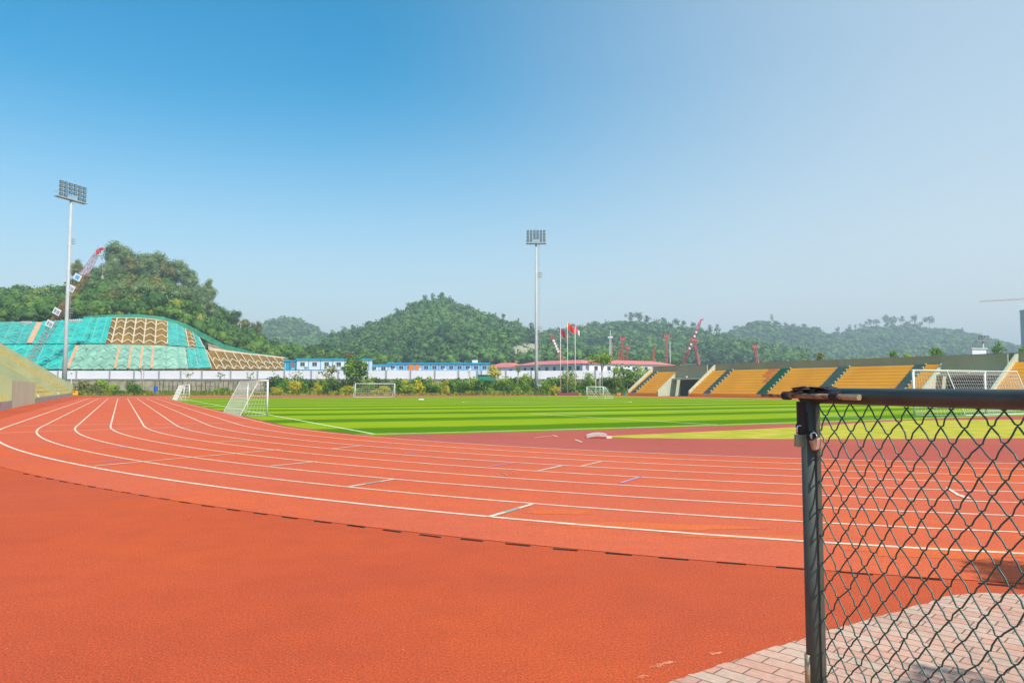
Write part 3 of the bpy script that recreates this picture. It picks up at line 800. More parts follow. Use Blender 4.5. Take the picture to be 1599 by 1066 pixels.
for x in xs:
    for j in range(nv + 1): b.v.append(tuple(S0(x, 2 * j / nv)))
for i in range(nx):
    for j in range(nv): k = i * (nv + 1) + j; b.f.append((k, k + nv + 1, k + nv + 2, k + 1))
structure(b.build('cut_slope', 'slope_soil'))
# concrete lattice of ribs and chevrons
ribsU = [-120, -90, -60, -30, 3, 20, 50, 62, 74, 88, 102, 118, 133, 148, 163, 179, 199, 219, 239, 261, 282, 299, 315, 331]
def bar(mb, p, q, w, up=Vector((0, -.7, .7))):
    d = (q - p); n = d.cross(up).normalized() * w / 2; h = up.normalized() * w * .5
    mb.hexa([p - n - h, q - n - h, q + n - h, p + n - h, p - n + h, q - n + h, q + n + h, p + n + h])
def lattice(name, label, ribs, v0, v1, nchev, m, w, SF, lab_group=None):
    mb = MB()
    for r in ribs:
        for k in range(4): bar(mb, SF(r, v0 + (v1 - v0) * k / 4), SF(r, v0 + (v1 - v0) * (k + 1) / 4), w)
    for a, c in zip(ribs, ribs[1:]):
        if c - a > 26: continue
        for k in range(nchev):
            v = v0 + (v1 - v0) * (k + .15) / nchev; vm = v + (v1 - v0) * .5 / nchev
            bar(mb, SF(a, v), SF((a + c) / 2, vm), w * .85); bar(mb, SF((a + c) / 2, vm), SF(c, v), w * .85)
    for a, c in zip(ribs, ribs[1:]): bar(mb, SF(a, v1), SF(c, v1), w * .8)
    o = mb.build(name, m); return tagp(o, label, 'slope lattice', lab_group)
SA = Surf(.25)
iA = [-120, -98, -76, -54, -32, -10, 12, 34, 56, 75, 94, 112, 130, 147, 164, 182, 201, 220, 240, 262, 283, 302, 318, 332]
lattice('slope_lattice', 'cream concrete ribs and chevrons on the upper tier of the cut slope', iA, 1.06, 1.97, 4, 'slope_rib', .30, SA)
lattice('slope_lattice', 'concrete ribs and chevrons on the lower tier of the cut slope, under pale green netting', [-120, -98, -76, -54, -32, -10, 12, 34, 54, 74, 94, 112, 130, 148, 166, 184, 202, 220, 238, 256, 274, 292, 310, 331], .02, .95, 3, 'slope_rib', .42, SA)
def net(label, px0, px1, v0, v1, m, off=.72, name='safety_net'):
    SF = Surf(off); mb = MB(); n = max(3, int((px1 - px0) / 3)); q = 10; g = random.Random(int(px0 * 3 + v0 * 10))
    for i in range(n + 1):
        for j in range(q + 1):
            p = SF(px0 + (px1 - px0) * i / n, v0 + (v1 - v0) * j / q); o_ = g.uniform(-.10, .10)
            mb.v.append((p.x, p.y - o_, p.z + o_ * .5))
    for i in range(n):
        for j in range(q): k = i * (q + 1) + j; mb.f.append((k, k + q + 1, k + q + 2, k + 1))
    o = mb.build(name, m, smooth=True)
    mf = MB(); SG = Surf(off + .12); cols_ = [c for c in iA if px0 - 2 <= c <= px1 + 2]
    w_ = .17
    for c in cols_:
        if px0 + 3 < c < px1 - 3:
            for k in range(4): bar(mf, SG(c, v0 + (v1 - v0) * k / 4), SG(c, v0 + (v1 - v0) * (k + 1) / 4), w_)
    nch = 4 if v0 > 1 else 3
    for a, c in zip(cols_, cols_[1:]):
        for k in range(nch):
            v = v0 + (v1 - v0) * (k + .15) / nch; vm = v + (v1 - v0) * .42 / nch
            bar(mf, SG(a, v), SG((a + c) / 2, vm), w_); bar(mf, SG((a + c) / 2, vm), SG(c, v), w_)
    if mf.v: mf.build('fold_line', 'net_fold' if m != 'net_pale' else 'net_fold_pale', o)
    return tagp(o, label, 'safety net')
net('bright teal netting over the upper left of the cut slope, behind the crane boom', 36, 156, 1.02, 1.98, 'net_teal')
net('dull teal netting at the far left of the upper tier, left of the pale strip', -130, 28, 1.02, 1.98, 'net_mid')
net('thin teal netting between the two bare brown windows of the upper tier', 264, 300, 1.02, 1.98, 'net_mid')
net('narrow teal netting right of the small bare window on the upper tier', 317, 332, 1.02, 1.98, 'net_mid')
net('bright teal netting over the lower left of the cut slope, above the left stand', -130, 106, .02, .98, 'net_teal')
net('pale green netting over the middle of the lower tier, above the white wall', 110, 296, .02, .98, 'net_pale')
net('brighter green netting at the right end of the lower tier', 297, 332, .02, .98, 'net_mid')
# strips of orange soil between nets
ew = {108: 'wide orange earth strip left of the pale green net', 182: 'thin orange earth strip, first inside the pale green net', 203: 'thin orange earth strip, second inside the pale green net', 221: 'thin orange earth strip, third inside the pale green net', 239: 'thin orange earth strip, rightmost in the pale green net', 32: 'broad pale bare strip across the teal net at far left'}
mat('soil_orange', (0.62, 0.38, 0.22), .95, noise=.6)
for r in ew:
    b = MB(); SF = Surf(1.0)
    v0_ = 1.03 if r == 32 else .03
    pts_ = [SF(r, v0_ + .15 * k) for k in range(7)]; hw_ = {108: .38, 32: .7}.get(r, .25)
    for q_ in pts_: b.v += [(q_.x - hw_, q_.y - .1, q_.z), (q_.x + hw_, q_.y - .1, q_.z), (q_.x + hw_, q_.y + .3, q_.z), (q_.x - hw_, q_.y + .3, q_.z)]
    for k in range(6):
        for j in range(4): b.f.append((4 * k + j, 4 * k + (j + 1) % 4, 4 * k + 4 + (j + 1) % 4, 4 * k + 4 + j))
    tagp(b.build('earth_strip', 'soil_orange'), ew[r], 'earth strip', 'earth strips between the nets')
# dark green edging net along the crest
b = MB()
crest = [(130, 496, 217), (160, 494, 218), (215, 492.5, 219), (255, 497, 222), (290, 508, 228), (320, 524, 236), (350, 540, 246), (400, 553, 262), (450, 560, 276)]
for i, (x, y, Y) in enumerate(crest):
    p = at(x, y, Y); b.v += [tuple(p + Vector((0, -.5, -1.2))), tuple(p + Vector((0, .4, 0.5)))]
for i in range(len(crest) - 1): b.f.append((2 * i, 2 * i + 2, 2 * i + 3, 2 * i + 1))
tagp(b.build('edging_net', 'net_edge'), 'green edging net following the crest of the cut slope and dropping to the right', 'safety net')

# brown uncovered part to the right
colsB = [(326, 577, 212, 547, 232), (345, 577, 214, 549.5, 236), (375, 577, 218, 552.5, 242), (410, 577, 224, 556, 250), (446, 577, 232, 560, 258), (470, 577, 240, 566, 262)]
def brownP(px, v, off=0.0):
    c = lerp_cols(colsB, px); p = at(px, c[1] + (c[3] - c[1]) * v, c[2] + (c[4] - c[2]) * v); return Vector((p.x, p.y - off, p.z + off * .5))
b = MB(); n = 30
for i in range(n + 1):
    for j in range(5): b.v.append(tuple(brownP(326 + 144 * i / n, j / 4)))
for i in range(n):
    for j in range(4): k = i * 5 + j; b.f.append((k, k + 5, k + 6, k + 1))
structure(b.build('bare_slope', 'slope_soil'))
rb = [330, 343, 357, 371, 384, 397, 410, 422, 434, 446]
b = MB()
for i, r in enumerate(rb): bar(b, brownP(r + 9, 0, .2), brownP(r - 7, 1, .2), .3)
for a, c in zip(rb, rb[1:]):
    for v in (.02, .42):
        sh = lambda v: 9 - 16 * v
        bar(b, brownP(a + sh(v), v, .2), brownP((a + c) / 2 + sh(v + .22), v + .22, .2), .28); bar(b, brownP((a + c) / 2 + sh(v + .22), v + .22, .2), brownP(c + sh(v), v, .2), .28)
bar(b, brownP(328, 1, .2), brownP(445, 1, .2), .7)
tagp(b.build('slope_lattice', 'slope_rib'), 'cream ribs and chevrons over bare brown earth, running down to the blue and white cabins', 'slope lattice')
b = MB(); P0 = [(324, 534, 243), (338, 540, 246), (360, 547, 250), (400, 553.5, 256), (446, 559.8, 262)]; P1 = [(326, 548, 233), (345, 550, 237), (375, 553, 243), (410, 556.5, 251), (446, 560.5, 259)]
for (a, c) in zip(P0, P1): b.v += [tuple(at(*c)), tuple(at(*a))]
for i in range(4): b.f.append((2 * i, 2 * i + 2, 2 * i + 3, 2 * i + 1))
structure(b.build('sandy_bank', 'sandy'))
# red lettered banner boards on the crest
for (x0, x1, y0, y1, lab) in ((108, 128, 503.2, 498.6, 'red and white slogan board on the crest right of the left mast'), (33, 49, 506, 501.6, 'small red and white slogan board at the far left of the crest')):
    Y = 213.0; a = at(x0, y0, Y); c = at(x1, y1, Y); root = empty('slogan_board', (a.x, Y, a.z), lab, 'banner')
    b = MB(); W_ = c.x - a.x; H_ = c.z - a.z; b.box((W_ / 2, 0, H_ / 2), (W_ / 2, .05, H_ / 2)); b.build('board', 'crane_white', root)
    b = MB(); n = 6
    for k in range(n):
        cx = W_ * (k + .5) / n; w = W_ / n * .36
        b.box((cx, -.08, H_ * .2), (w, .02, H_ * .06)); b.box((cx, -.08, H_ * .5), (w, .02, H_ * .06)); b.box((cx, -.08, H_ * .8), (w * .8, .02, H_ * .06)); b.box((cx, -.08, H_ * .5), (w * .18, .025, H_ * .38)); 
        b.box((cx - w * .8, -.08, H_ * .4), (w * .15, .02, H_ * .2))
    b.build('lettering', 'crane_red', root)

# ------------------------------------------------------------------ hills
def smooth_noise(g, n):
    ph = g.uniform(0, 6.28, (n, 3)); fr = g.uniform(.5, 1.6, n) ; return ph, fr
def interp(pts, x): return np.interp(x, [p[0] for p in pts], [p[1] for p in pts])
HILLS = {}
def hill(name, ridge, front, Yf, Yr, m='hill_soil', step=5.0, rows=26, amp=1.0, seed=1, prof=1.0, tree=6.0, YrF=None, fw=.045):
    """ridge/front: photo outlines (px,py); the hill climbs from Yf to Yr. amp: spur height in m"""
    g = np.random.default_rng(seed)
    x0, x1 = ridge[0][0], ridge[-1][0]; n = int((x1 - x0) / step) + 1; X = np.linspace(x0, x1, n)
    ph = g.uniform(0, 6.28, 8)
    V = np.zeros((n, rows + 4, 3))
    for i, px in enumerate(X):
        yr = Yr if YrF is None else YrF(px)
        yf = Yf(px) if callable(Yf) else Yf
        pr = at(px, float(interp(ridge, px)), yr); zr = pr.z - tree
        pf = at(px, float(interp(front, px)), yf); zf = pf.z
        for j in range(rows + 1):
            t = j / rows; Y = yf + (yr - yf) * t
            s = t ** prof * (1 - .12 * math.sin(math.pi * t))
            z = zf + (zr - zf) * s
            w = math.sin(math.pi * min(1, t)) 
            xx = xat(px, Y, z)
            z += amp * w * (math.sin(xx * fw + ph[0] + Y * .013) * .55 + math.sin(xx * fw * 2.3 + ph[1] - Y * .021) * .3 + math.sin(Y * fw * 1.4 + ph[2] + xx * .01) * .35)
            V[i, j + 1] = (xx, Y, z)
        V[i, 0] = (V[i, 1, 0], yf - 3, -1)
        V[i, rows + 2] = (xat(px, yr + 40, zr), yr + 30 + (yr - yf) * .25, zr - 14 - (zr * .2)); V[i, rows + 3] = (xat(px, yr + 40, zr), yr + 60 + (yr - yf) * .6, -1)
    q = rows + 4; idx = np.arange(n * q).reshape(n, q)
    F = np.stack([idx[:-1, :-1], idx[1:, :-1], idx[1:, 1:], idx[:-1, 1:]], -1).reshape(-1, 4)
    o = np_mesh(name, V.reshape(-1, 3), F, m, smooth=True); structure(o)
    HILLS[name] = (V, X, rows); return V
def hill_point(V, rows, g, n, tmin=0.0, tmax=1.05):
    nx = V.shape[0]; a = g.uniform(0, nx - 1.001, n); b_ = 1 + g.uniform(tmin, tmax, n) * rows
    i = a.astype(int); j = np.minimum(b_.astype(int), V.shape[1] - 2); fa = (a - i)[:, None]; fb = (b_ - j)[:, None]
    return (V[i, j] * (1 - fa) * (1 - fb) + V[i + 1, j] * fa * (1 - fb) + V[i, j + 1] * (1 - fa) * fb + V[i + 1, j + 1] * fa * fb), a, (b_ - 1) / rows
def proj(P):
    """photo pixel of world points (N,3)"""
    x = P[:, 0]; y = P[:, 1]; z = P[:, 2] - EYE
    dep = y * cp + z * sp_; zz = -y * sp_ + z * cp
    return CXP + FPX * x / dep, CYP - FPX * zz / dep
def forest(name, hname, n, r0, r1, m, label, seed=3, leaf=16, skip=None, tmin=0.0, tmax=1.06, sub=1, lsz=.3, flat=.8):
    V, X, rows = HILLS[hname]; g = np.random.default_rng(seed)
    P, a, t = hill_point(V, rows, g, n, tmin, tmax)
    if skip is not None:
        px, py = proj(P); k = ~skip(px, py); P = P[k]
    K = len(P); rad = (r0 + (r1 - r0) * g.uniform(0, 1, K) ** 1.7) * (1 + .3 * (g.uniform(0, 1, K) > .94)); P = P + np.stack([0 * rad, 0 * rad, rad * g.uniform(.2, 1.0, K)], 1)
    # colour drifts over the hillside in stands of one species
    tint = .5 + .28 * np.sin(P[:, 0] * .035 + seed) * np.sin(P[:, 1] * .03) + g.normal(0, .27, K); tint = np.clip(tint, 0, 1)
    v1, f1_, t1 = lumps(P, rad * .68, g, flat=flat, sub=sub, tint=tint)
    o1 = None
    v2, f2_, t2 = leaves(P, rad, leaf, rad * lsz, g, flat=flat, tint=tint)
    # triangulate leaves to share one mesh
    tri = np.concatenate([f2_[:, [0, 1, 2]], f2_[:, [0, 2, 3]]]) + len(v1)
    o = np_mesh(name, np.concatenate([v1, v2]), np.concatenate([f1_, tri]), m, tint=np.concatenate([t1, t2]))
    tagp(o, label, 'forest', kind='stuff'); return o

# nearest wooded hill on the left
ridgeL = [(-160, 450), (0, 444), (40, 438), (100, 437), (130, 425), (160, 410), (200, 408), (250, 418), (290, 440), (325, 462), (345, 481), (380, 498), (410, 517), (440, 532), (480, 542), (550, 556), (610, 566)]
frontL = [(-160, 512), (0, 505), (60, 505), (110, 500), (175, 494), (215, 493), (255, 498), (290, 510), (320, 526), (350, 542), (400, 556), (450, 562), (500, 568), (610, 574)]
hill('left_hill', ridgeL, frontL, lambda px: float(np.interp(px, [0, 255, 320, 350, 450, 610], [218, 223, 240, 250, 278, 300])), 0, rows=22, amp=1.4, seed=4, tree=7, YrF=lambda px: float(np.interp(px, [0, 200, 340, 450, 610], [330, 340, 330, 320, 325])))
# green hill at the centre
ridgeC = [(505, 522), (530, 514), (570, 504), (600, 493), (640, 474), (665, 464), (690, 461), (715, 471), (750, 482), (790, 494), (830, 510), (850, 517), (900, 530), (980, 545), (1060, 556)]
hill('central_hill', ridgeC, [(505, 568), (1060, 570)], 420, 640, rows=34, amp=7, seed=8, tree=6, fw=.028)
ridgeK = [(300, 520), (395, 513), (412, 504), (425, 496), (440, 493), (462, 493), (480, 502), (500, 514), (530, 522), (570, 530), (640, 540)]
hill('far_left_hill', ridgeK, [(300, 560), (640, 560)], 900, 1150, rows=22, amp=8, seed=5, tree=6, fw=.015)
ridgeR = [(780, 535), (830, 520), (862, 514), (890, 509), (930, 502), (985, 497), (1020, 501), (1060, 506), (1100, 514), (1125, 520), (1180, 530), (1260, 545)]
hill('right_centre_hill', ridgeR, [(780, 568), (1260, 568)], 560, 860, rows=30, amp=8, seed=12, tree=6, fw=.02)
ridgeQ = [(1060, 528), (1125, 519), (1150, 508), (1180, 498), (1205, 499), (1230, 507), (1252, 511), (1290, 519), (1330, 530), (1420, 545)]
hill('conical_hill', ridgeQ, [(1060, 566), (1420, 566)], 900, 1250, rows=26, amp=10, seed=15, tree=6, fw=.014)
ridgeS = [(1200, 524), (1237, 507), (1252, 506), (1275, 513), (1300, 519), (1330, 513), (1380, 507), (1420, 505), (1480, 511), (1530, 522), (1570, 534), (1610, 543), (1700, 540), (1900, 552)]
hill('far_right_hill', ridgeS, [(1200, 566), (1900, 566)], 1000, 1400, rows=26, amp=12, seed=19, tree=6, fw=.012)
def quarry(px, py): return (((px - 822) / 26) ** 2 + ((py - 548) / 13) ** 2 < 1) 
forest('left_hill_forest', 'left_hill', 3800, 1.3, 4.2, 'leaf_forest', 'dense dark green woodland covering the near hill on the left, above the netted slope', 31, leaf=110, lsz=.15, sub=2)
forest('central_hill_forest', 'central_hill', 9500, 1.4, 4.6, 'leaf_far', 'hazy green woodland covering the pointed hill at the centre', 32, leaf=26, skip=quarry, lsz=.28)
forest('far_left_hill_forest', 'far_left_hill', 2600, 2.6, 7, 'leaf_far', 'blue green woodland on the small far hill left of the central hill', 33, leaf=14, lsz=.34)
forest('right_centre_hill_forest', 'right_centre_hill', 6500, 1.8, 5.8, 'leaf_far', 'hazy woodland on the ridge behind the red cranes and flags', 34, leaf=22, lsz=.28)
forest('conical_hill_forest', 'conical_hill', 4200, 2.2, 6.5, 'leaf_far', 'blue green scrub on the conical far hill above the right grandstand', 35, leaf=12, lsz=.3, flat=.6)
forest('far_right_hill_forest', 'far_right_hill', 8000, 2.2, 7, 'leaf_far', 'blue green woodland on the long far ridge at the right edge', 36, leaf=12, lsz=.32, flat=.7)
# bare quarry face
V, X, rows = HILLS['central_hill']; g = np.random.default_rng(2)
b = MB(); n = 18
for i in range(n + 1):
    for j in range(9):
        px = 800 + 46 * i / n; py = 533 + 27 * j / 8
        e = ((px - 822) / 25) ** 2 + ((py - 548) / 13) ** 2
        k = np.argmin(np.abs(X - px)); col = V[k]; qx, qy = proj(col[1:rows + 2]); jj = int(np.argmin(np.abs(qy - py)))
        Y = col[1 + jj][1]; p = at(px, py, Y - 5 + 5 * min(1, e) + g.uniform(-1.5, 1.5)); b.v.append(tuple(p))
for i in range(n):
    for j in range(8):
        px = 800 + 46 * (i + .5) / n; py = 533 + 27 * (j + .5) / 8
        if ((px - 822) / 25) ** 2 + ((py - 548) / 13) ** 2 < .95: k = i * 9 + j; b.f.append((k, k + 9, k + 10, k + 1))
structure(b.build('quarry_face', 'rock_tan'))
# ------------------------------------------------------------------ individual trees and shrubs
def tree(name, base, H, W, label, group, m='leaf_green', clumps=14, n=40, seed=1, trunk=.35, flat=.8, bark='bark', lsz=.16, cz=None, spread=.75, cat='tree', limbs=5, shape='round', solid=0.0, grow=1.0):
    g = np.random.default_rng(seed); rr = random.Random(seed)
    root = empty(name, base, label, cat, group)
    h0 = H * trunk; ch = H - h0; c0 = Vector((0, 0, h0 + ch * .5))
    K = clumps; C = []
    for k in range(K):
        d = g.normal(size=3); d /= np.linalg.norm(d); r = g.uniform(.25, 1) ** .5 * spread
        x, y, z = d * r
        if shape == 'tall': x *= .8; y *= .8
        if shape == 'umbrella': z = abs(z) * .6
        C.append((x * W / 2, y * W / 2, c0.z + z * ch / 2))
    C = np.array(C); rad = g.uniform(.75, 1.25, K) * (W * ch * W) ** (1 / 3) * .62 * grow / K ** .42
    rad = np.minimum(rad, ch * .45)
    tn = g.uniform(0, 1, K)
    v, f, t = leaves(C, rad, n, rad * lsz * 1.6, g, flat=flat, tint=tn)
    if solid:
        v1, f1_, t1 = lumps(C, rad * solid, g, flat=flat, sub=2, amp=.22, tint=tn)
        f = np.concatenate([f1_, np.concatenate([f[:, [0, 1, 2]], f[:, [0, 2, 3]]]) + len(v1)]); v = np.concatenate([v1, v]); t = np.concatenate([t1, t])
    np_mesh('crown', v, f, m, root, tint=t)
    b = MB(); tr = max(.035, H * .018)
    b.tube([(0, 0, 0), (rr.uniform(-.03, .03) * H, 0, h0 * .6), (rr.uniform(-.03, .03) * H, rr.uniform(-.02, .02) * H, h0 + ch * .45)], tr, 7, r1=tr * .45)
    for k in range(min(limbs, K)):
        c = C[k]; b.tube([(0, 0, h0 * rr.uniform(.8, 1.1)), (c[0] * .5, c[1] * .5, (h0 + c[2]) / 2), tuple(c)], tr * .5, 5, r1=tr * .15)
    b.build('trunk', bark, root, smooth=True)
    return root
def shrub(base, H, W, label, group, m, seed, n=48, clumps=11):
    g = np.random.default_rng(seed)
    root = empty('shrub', base, label, 'shrub', group)
    C = np.stack([g.uniform(-.36, .36, clumps) * W, g.uniform(-.3, .3, clumps) * W, g.uniform(.18, .78, clumps) * H], 1)
    C[:, 0] *= 1.15 - C[:, 2] / H * .5
    rad = g.uniform(.22, .34, clumps) * min(W, H * 1.3)
    v, f, t = leaves(C, rad, n, rad * .26, g, flat=.85)
    v[:, 2] = np.maximum(v[:, 2], 0.0)
    np_mesh('crown', v, f, m, root, tint=t)
    b = MB()
    for k in range(4): b.tube([(0, 0, 0), tuple(C[k] * .5), tuple(C[k])], .04, 4, r1=.015)
    b.build('stem', 'bark', root)
    return root

# tall gum trees crowning the left hill
V, X, rows = HILLS['left_hill']
def on_hill(hname, px, py_base):
    V, X, rows = HILLS[hname]; k = int(np.argmin(np.abs(X - px))); col = V[k, 1:rows + 2]; qx, qy = proj(col); j = int(np.argmin(np.abs(qy - py_base))); return col[j]
EU = [(118, 405, 16, 'leaf_olive', 442), (134, 425, 22, 'leaf_euc', 452), (150, 432, 24, 'leaf_euc', 470), (166, 410, 26, 'leaf_euc', 450), (182, 376, 30, 'leaf_euc', 435), (196, 384, 26, 'leaf_euc', 438), (172, 396, 22, 'leaf_euc', 445),
      (206, 398, 24, 'leaf_olive', 446), (218, 390, 34, 'leaf_euc', 440), (232, 400, 26, 'leaf_euc', 452), (246, 394, 30, 'leaf_euc', 445), (262, 403, 26, 'leaf_olive', 450), (275, 405, 32, 'leaf_euc', 448), (288, 412, 26, 'leaf_euc', 458), (300, 428, 24, 'leaf_euc', 466),
      (205, 425, 36, 'leaf_olive', 476), (225, 440, 34, 'leaf_euc', 486), (245, 430, 36, 'leaf_olive', 480), (262, 440, 32, 'leaf_euc', 488), (285, 440, 34, 'leaf_euc', 492), (303, 446, 30, 'leaf_euc', 492), (316, 440, 24, 'leaf_euc', 488),
      (329, 434, 15, 'leaf_euc', 478), (185, 440, 32, 'leaf_euc', 480), (168, 450, 30, 'leaf_olive', 484), (322, 462, 26, 'leaf_euc', 504), (300, 470, 30, 'leaf_forest', 508), (345, 478, 22, 'leaf_forest', 504), (363, 483, 24, 'leaf_forest', 508), (380, 498, 20, 'leaf_olive', 518), (400, 500, 16, 'leaf_olive', 522)]
def euword(i, px, top, m):
    k = {'leaf_euc': 'grey green gum tree', 'leaf_olive': 'olive brown gum tree', 'leaf_forest': 'dark green broad tree'}[m]
    return k
POSW = ['at the far left of the hilltop, right of the left mast', 'behind the tip of the red crane boom', 'low behind the upper crane boom', 'left of the tallest hilltop crown', 'with the highest crown on the left hill', 'touching the right side of the tallest hilltop crown', 'just under the highest hilltop crown',
        'filling the dip right of the tallest hilltop crown', 'with the broad second hilltop crown', 'in the notch behind the second hilltop crown', 'with the third pointed hilltop crown', 'between the third and fourth hilltop crowns', 'with the broad fourth crown near the right of the hilltop', 'on the right shoulder of the hilltop', 'where the hilltop outline starts to drop',
        'in the second row below the tallest crowns', 'low on the slope under the second hilltop crown', 'in the second row below the third hilltop crown', 'low in the middle of the gum grove', 'low under the right shoulder of the hilltop', 'at the lower right of the gum grove', 'beside the lone leaning gum at the right end of the grove',
        'leaning out alone at the right end of the hilltop grove', 'low under the tallest hilltop crown', 'low at the left side of the gum grove', 'below the leaning gum at the end of the grove', 'below the grove, above the bare upper slope lattice', 'rounded on the descending ridge right of the grove', 'second on the descending ridge right of the grove', 'reddish olive further down the descending ridge', 'last on the descending ridge above the edging net']
for i, (px, top, wpx, m, bpx) in enumerate(EU):
    hp = on_hill('left_hill', px, bpx); Y = float(hp[1]); base = at(px, bpx + 3, Y); H = at(px, top, Y).z - base.z; W = wpx * Y / FPX * 1.25
    tree('gum_tree' if m != 'leaf_forest' else 'broad_tree', base, H, W, euword(i, px, top, m) + ' ' + POSW[i], 'large trees on the left hill', m, clumps=15, n=190, seed=100 + i, trunk=.18, flat=1.05, bark='bark_pale', lsz=.085, spread=.8, solid=.5, grow=1.15)

# skyline trees on the far ridges
FT = [('right_centre_hill', 983, 488, 14), ('right_centre_hill', 997, 484, 14), ('right_centre_hill', 1011, 492, 13), ('right_centre_hill', 1027, 496, 9), ('right_centre_hill', 1037, 495, 11), ('right_centre_hill', 1055, 497, 12), ('right_centre_hill', 1067, 501, 9), ('right_centre_hill', 1083, 503, 10),
      ('right_centre_hill', 1109, 502, 9), ('right_centre_hill', 1121, 505, 9), ('conical_hill', 1205, 490, 5), ('conical_hill', 1226, 503, 6),
      ('far_right_hill', 1308, 507, 7), ('far_right_hill', 1327, 505, 6), ('far_right_hill', 1336, 505, 5), ('far_right_hill', 1347, 503, 10), ('far_right_hill', 1357, 497, 11), ('far_right_hill', 1369, 498, 10), ('far_right_hill', 1384, 489, 12), ('far_right_hill', 1393, 488, 12), ('far_right_hill', 1407, 492, 10),
      ('far_right_hill', 1418, 500, 8), ('far_right_hill', 1429, 492, 13), ('far_right_hill', 1437, 503, 9), ('far_right_hill', 1451, 494, 17),
      ('central_hill', 665, 460, 10), ('central_hill', 676, 458, 11), ('central_hill', 690, 457, 13), ('central_hill', 704, 462, 10), ('central_hill', 639, 472, 10), ('central_hill', 618, 482, 9), ('central_hill', 787, 487, 8), ('central_hill', 808, 495, 5), ('central_hill', 830, 502, 7), ('central_hill', 536, 508, 9), ('central_hill', 551, 508, 8)]
HN = {'right_centre_hill': 'on the ridge behind the red cranes', 'conical_hill': 'on the conical far hill', 'far_right_hill': 'on the long far right ridge', 'central_hill': 'on the pointed central hill'}
cnt = {}
ORD = ['first', 'second', 'third', 'fourth', 'fifth', 'sixth', 'seventh', 'eighth', 'ninth', 'tenth', 'eleventh', 'twelfth', 'thirteenth', 'fourteenth', 'fifteenth', 'sixteenth', 'seventeenth']
order = {}
for h in HN:
    l = sorted([t[1] for t in FT if t[0] == h])
    for k, x in enumerate(l): order[(h, x)] = k
for i, (h, px, top, wpx) in enumerate(FT):
    V, X, rows = HILLS[h]; k = int(np.argmin(np.abs(X - px))); c = V[k, rows + 1]; Y = float(c[1]) - 4
    qx, qy = proj(np.array([[c[0], Y, c[2] + 2]])); base = at(px, float(qy[0]) , Y); H = max(5.0, at(px, top, Y).z - base.z); W = wpx * Y / FPX
    um = (px in (1451, 1357, 1369, 1407, 1429))
    tree('skyline_tree', base, H, W, '%s skyline tree %s, counting from the left' % (ORD[order[(h, px)]], HN[h]), 'trees on the skyline of the far hills', 'leaf_far', clumps=11, n=40, seed=300 + i, trunk=.32 if um else .12, flat=1.0, spread=.9, lsz=.18)

# planting in front of the boundary wall
SH = []   # px centre, py top, py base, width px, Y, material, label
def S(px, top, w, m, Y, lab, base=None): SH.append((px, top, w, m, Y, lab))
S(209, 598, 24, 'leaf_green', 150, 'rounded green shrub right of the yellow bin, at the head of the left straight')
S(183, 609, 12, 'leaf_dark', 149, 'low dark shrub just left of the rounded green shrub')
S(155, 594, 15, 'leaf_lime', 158, 'tallest yellow green shrub in the rough grass beyond the left straight')
S(130, 597, 18, 'leaf_olive', 160, 'olive shrub beside the end of the left stand')
S(172, 600, 16, 'leaf_lime', 156, 'lime shrub in the rough grass, second from the left')
S(145, 604, 15, 'leaf_olive', 153, 'low olive shrub in front of the tallest yellow green one')
row = []
gl = random.Random(12)
kinds_ = ['leaf_green', 'leaf_lime', 'leaf_dark', 'leaf_olive', 'leaf_yellow']
spec = [(338, 608, 14, 'leaf_lime'), (352, 606, 14, 'leaf_green'), (425, 588, 18, 'leaf_dark'), (432, 606, 13, 'leaf_yellow'), (447, 600, 17, 'leaf_green'), (460, 595, 13, 'leaf_yellow'), (472, 602, 16, 'leaf_green'), (483, 594, 16, 'leaf_dark'), (493, 594, 10, 'leaf_yellow'), (503, 600, 16, 'leaf_lime'),
        (520, 593, 18, 'leaf_dark'), (527, 606, 14, 'leaf_lime'), (540, 602, 20, 'leaf_yellow'), (556, 606, 13, 'leaf_lime'), (572, 603, 15, 'leaf_green'), (587, 608, 10, 'leaf_yellow'), (600, 603, 12, 'leaf_yellow'), (612, 592, 14, 'leaf_dark'), (623, 595, 14, 'leaf_green'), (630, 590, 11, 'leaf_yellow'), (640, 602, 14, 'leaf_lime'),
        (653, 594, 15, 'leaf_yellow'), (664, 600, 14, 'leaf_green'), (675, 603, 14, 'leaf_dark'), (684, 600, 13, 'leaf_lime'), (694, 593, 10, 'leaf_yellow'), (705, 595, 17, 'leaf_green'), (719, 603, 14, 'leaf_dark'), (730, 596, 15, 'leaf_green'), (741, 605, 13, 'leaf_dark'), (752, 595, 15, 'leaf_dark'), (762, 604, 15, 'leaf_lime'), (775, 596, 16, 'leaf_green'),
        (788, 603, 13, 'leaf_dark'), (797, 596, 15, 'leaf_green'), (808, 606, 12, 'leaf_lime'), (817, 598, 15, 'leaf_green'), (828, 606, 12, 'leaf_green'), (849, 600, 14, 'leaf_green'), (860, 597, 13, 'leaf_yellow'), (868, 604, 10, 'leaf_yellow'), (882, 600, 12, 'leaf_dark'), (893, 604, 10, 'leaf_green'), (910, 607, 10, 'leaf_dark'), (925, 602, 14, 'leaf_green'), (957, 608, 12, 'leaf_dark'), (945, 604, 12, 'leaf_green'), (970, 604, 12, 'leaf_green')]
cw = {'leaf_green': 'mid green', 'leaf_lime': 'lime green', 'leaf_dark': 'dark green', 'leaf_olive': 'olive', 'leaf_yellow': 'yellow flowering'}
LAND = [(417, 'right of the near white training goal'), (554, 'left of the far small goal'), (617, 'inside the frame of the far small goal'), (762, 'below the blue row cabins'), (838, 'left of the central mast'), (880, 'between the central mast and the flags'), (905, 'at the flagpoles'), (990, 'near the far right training goal')]
cntk = {}
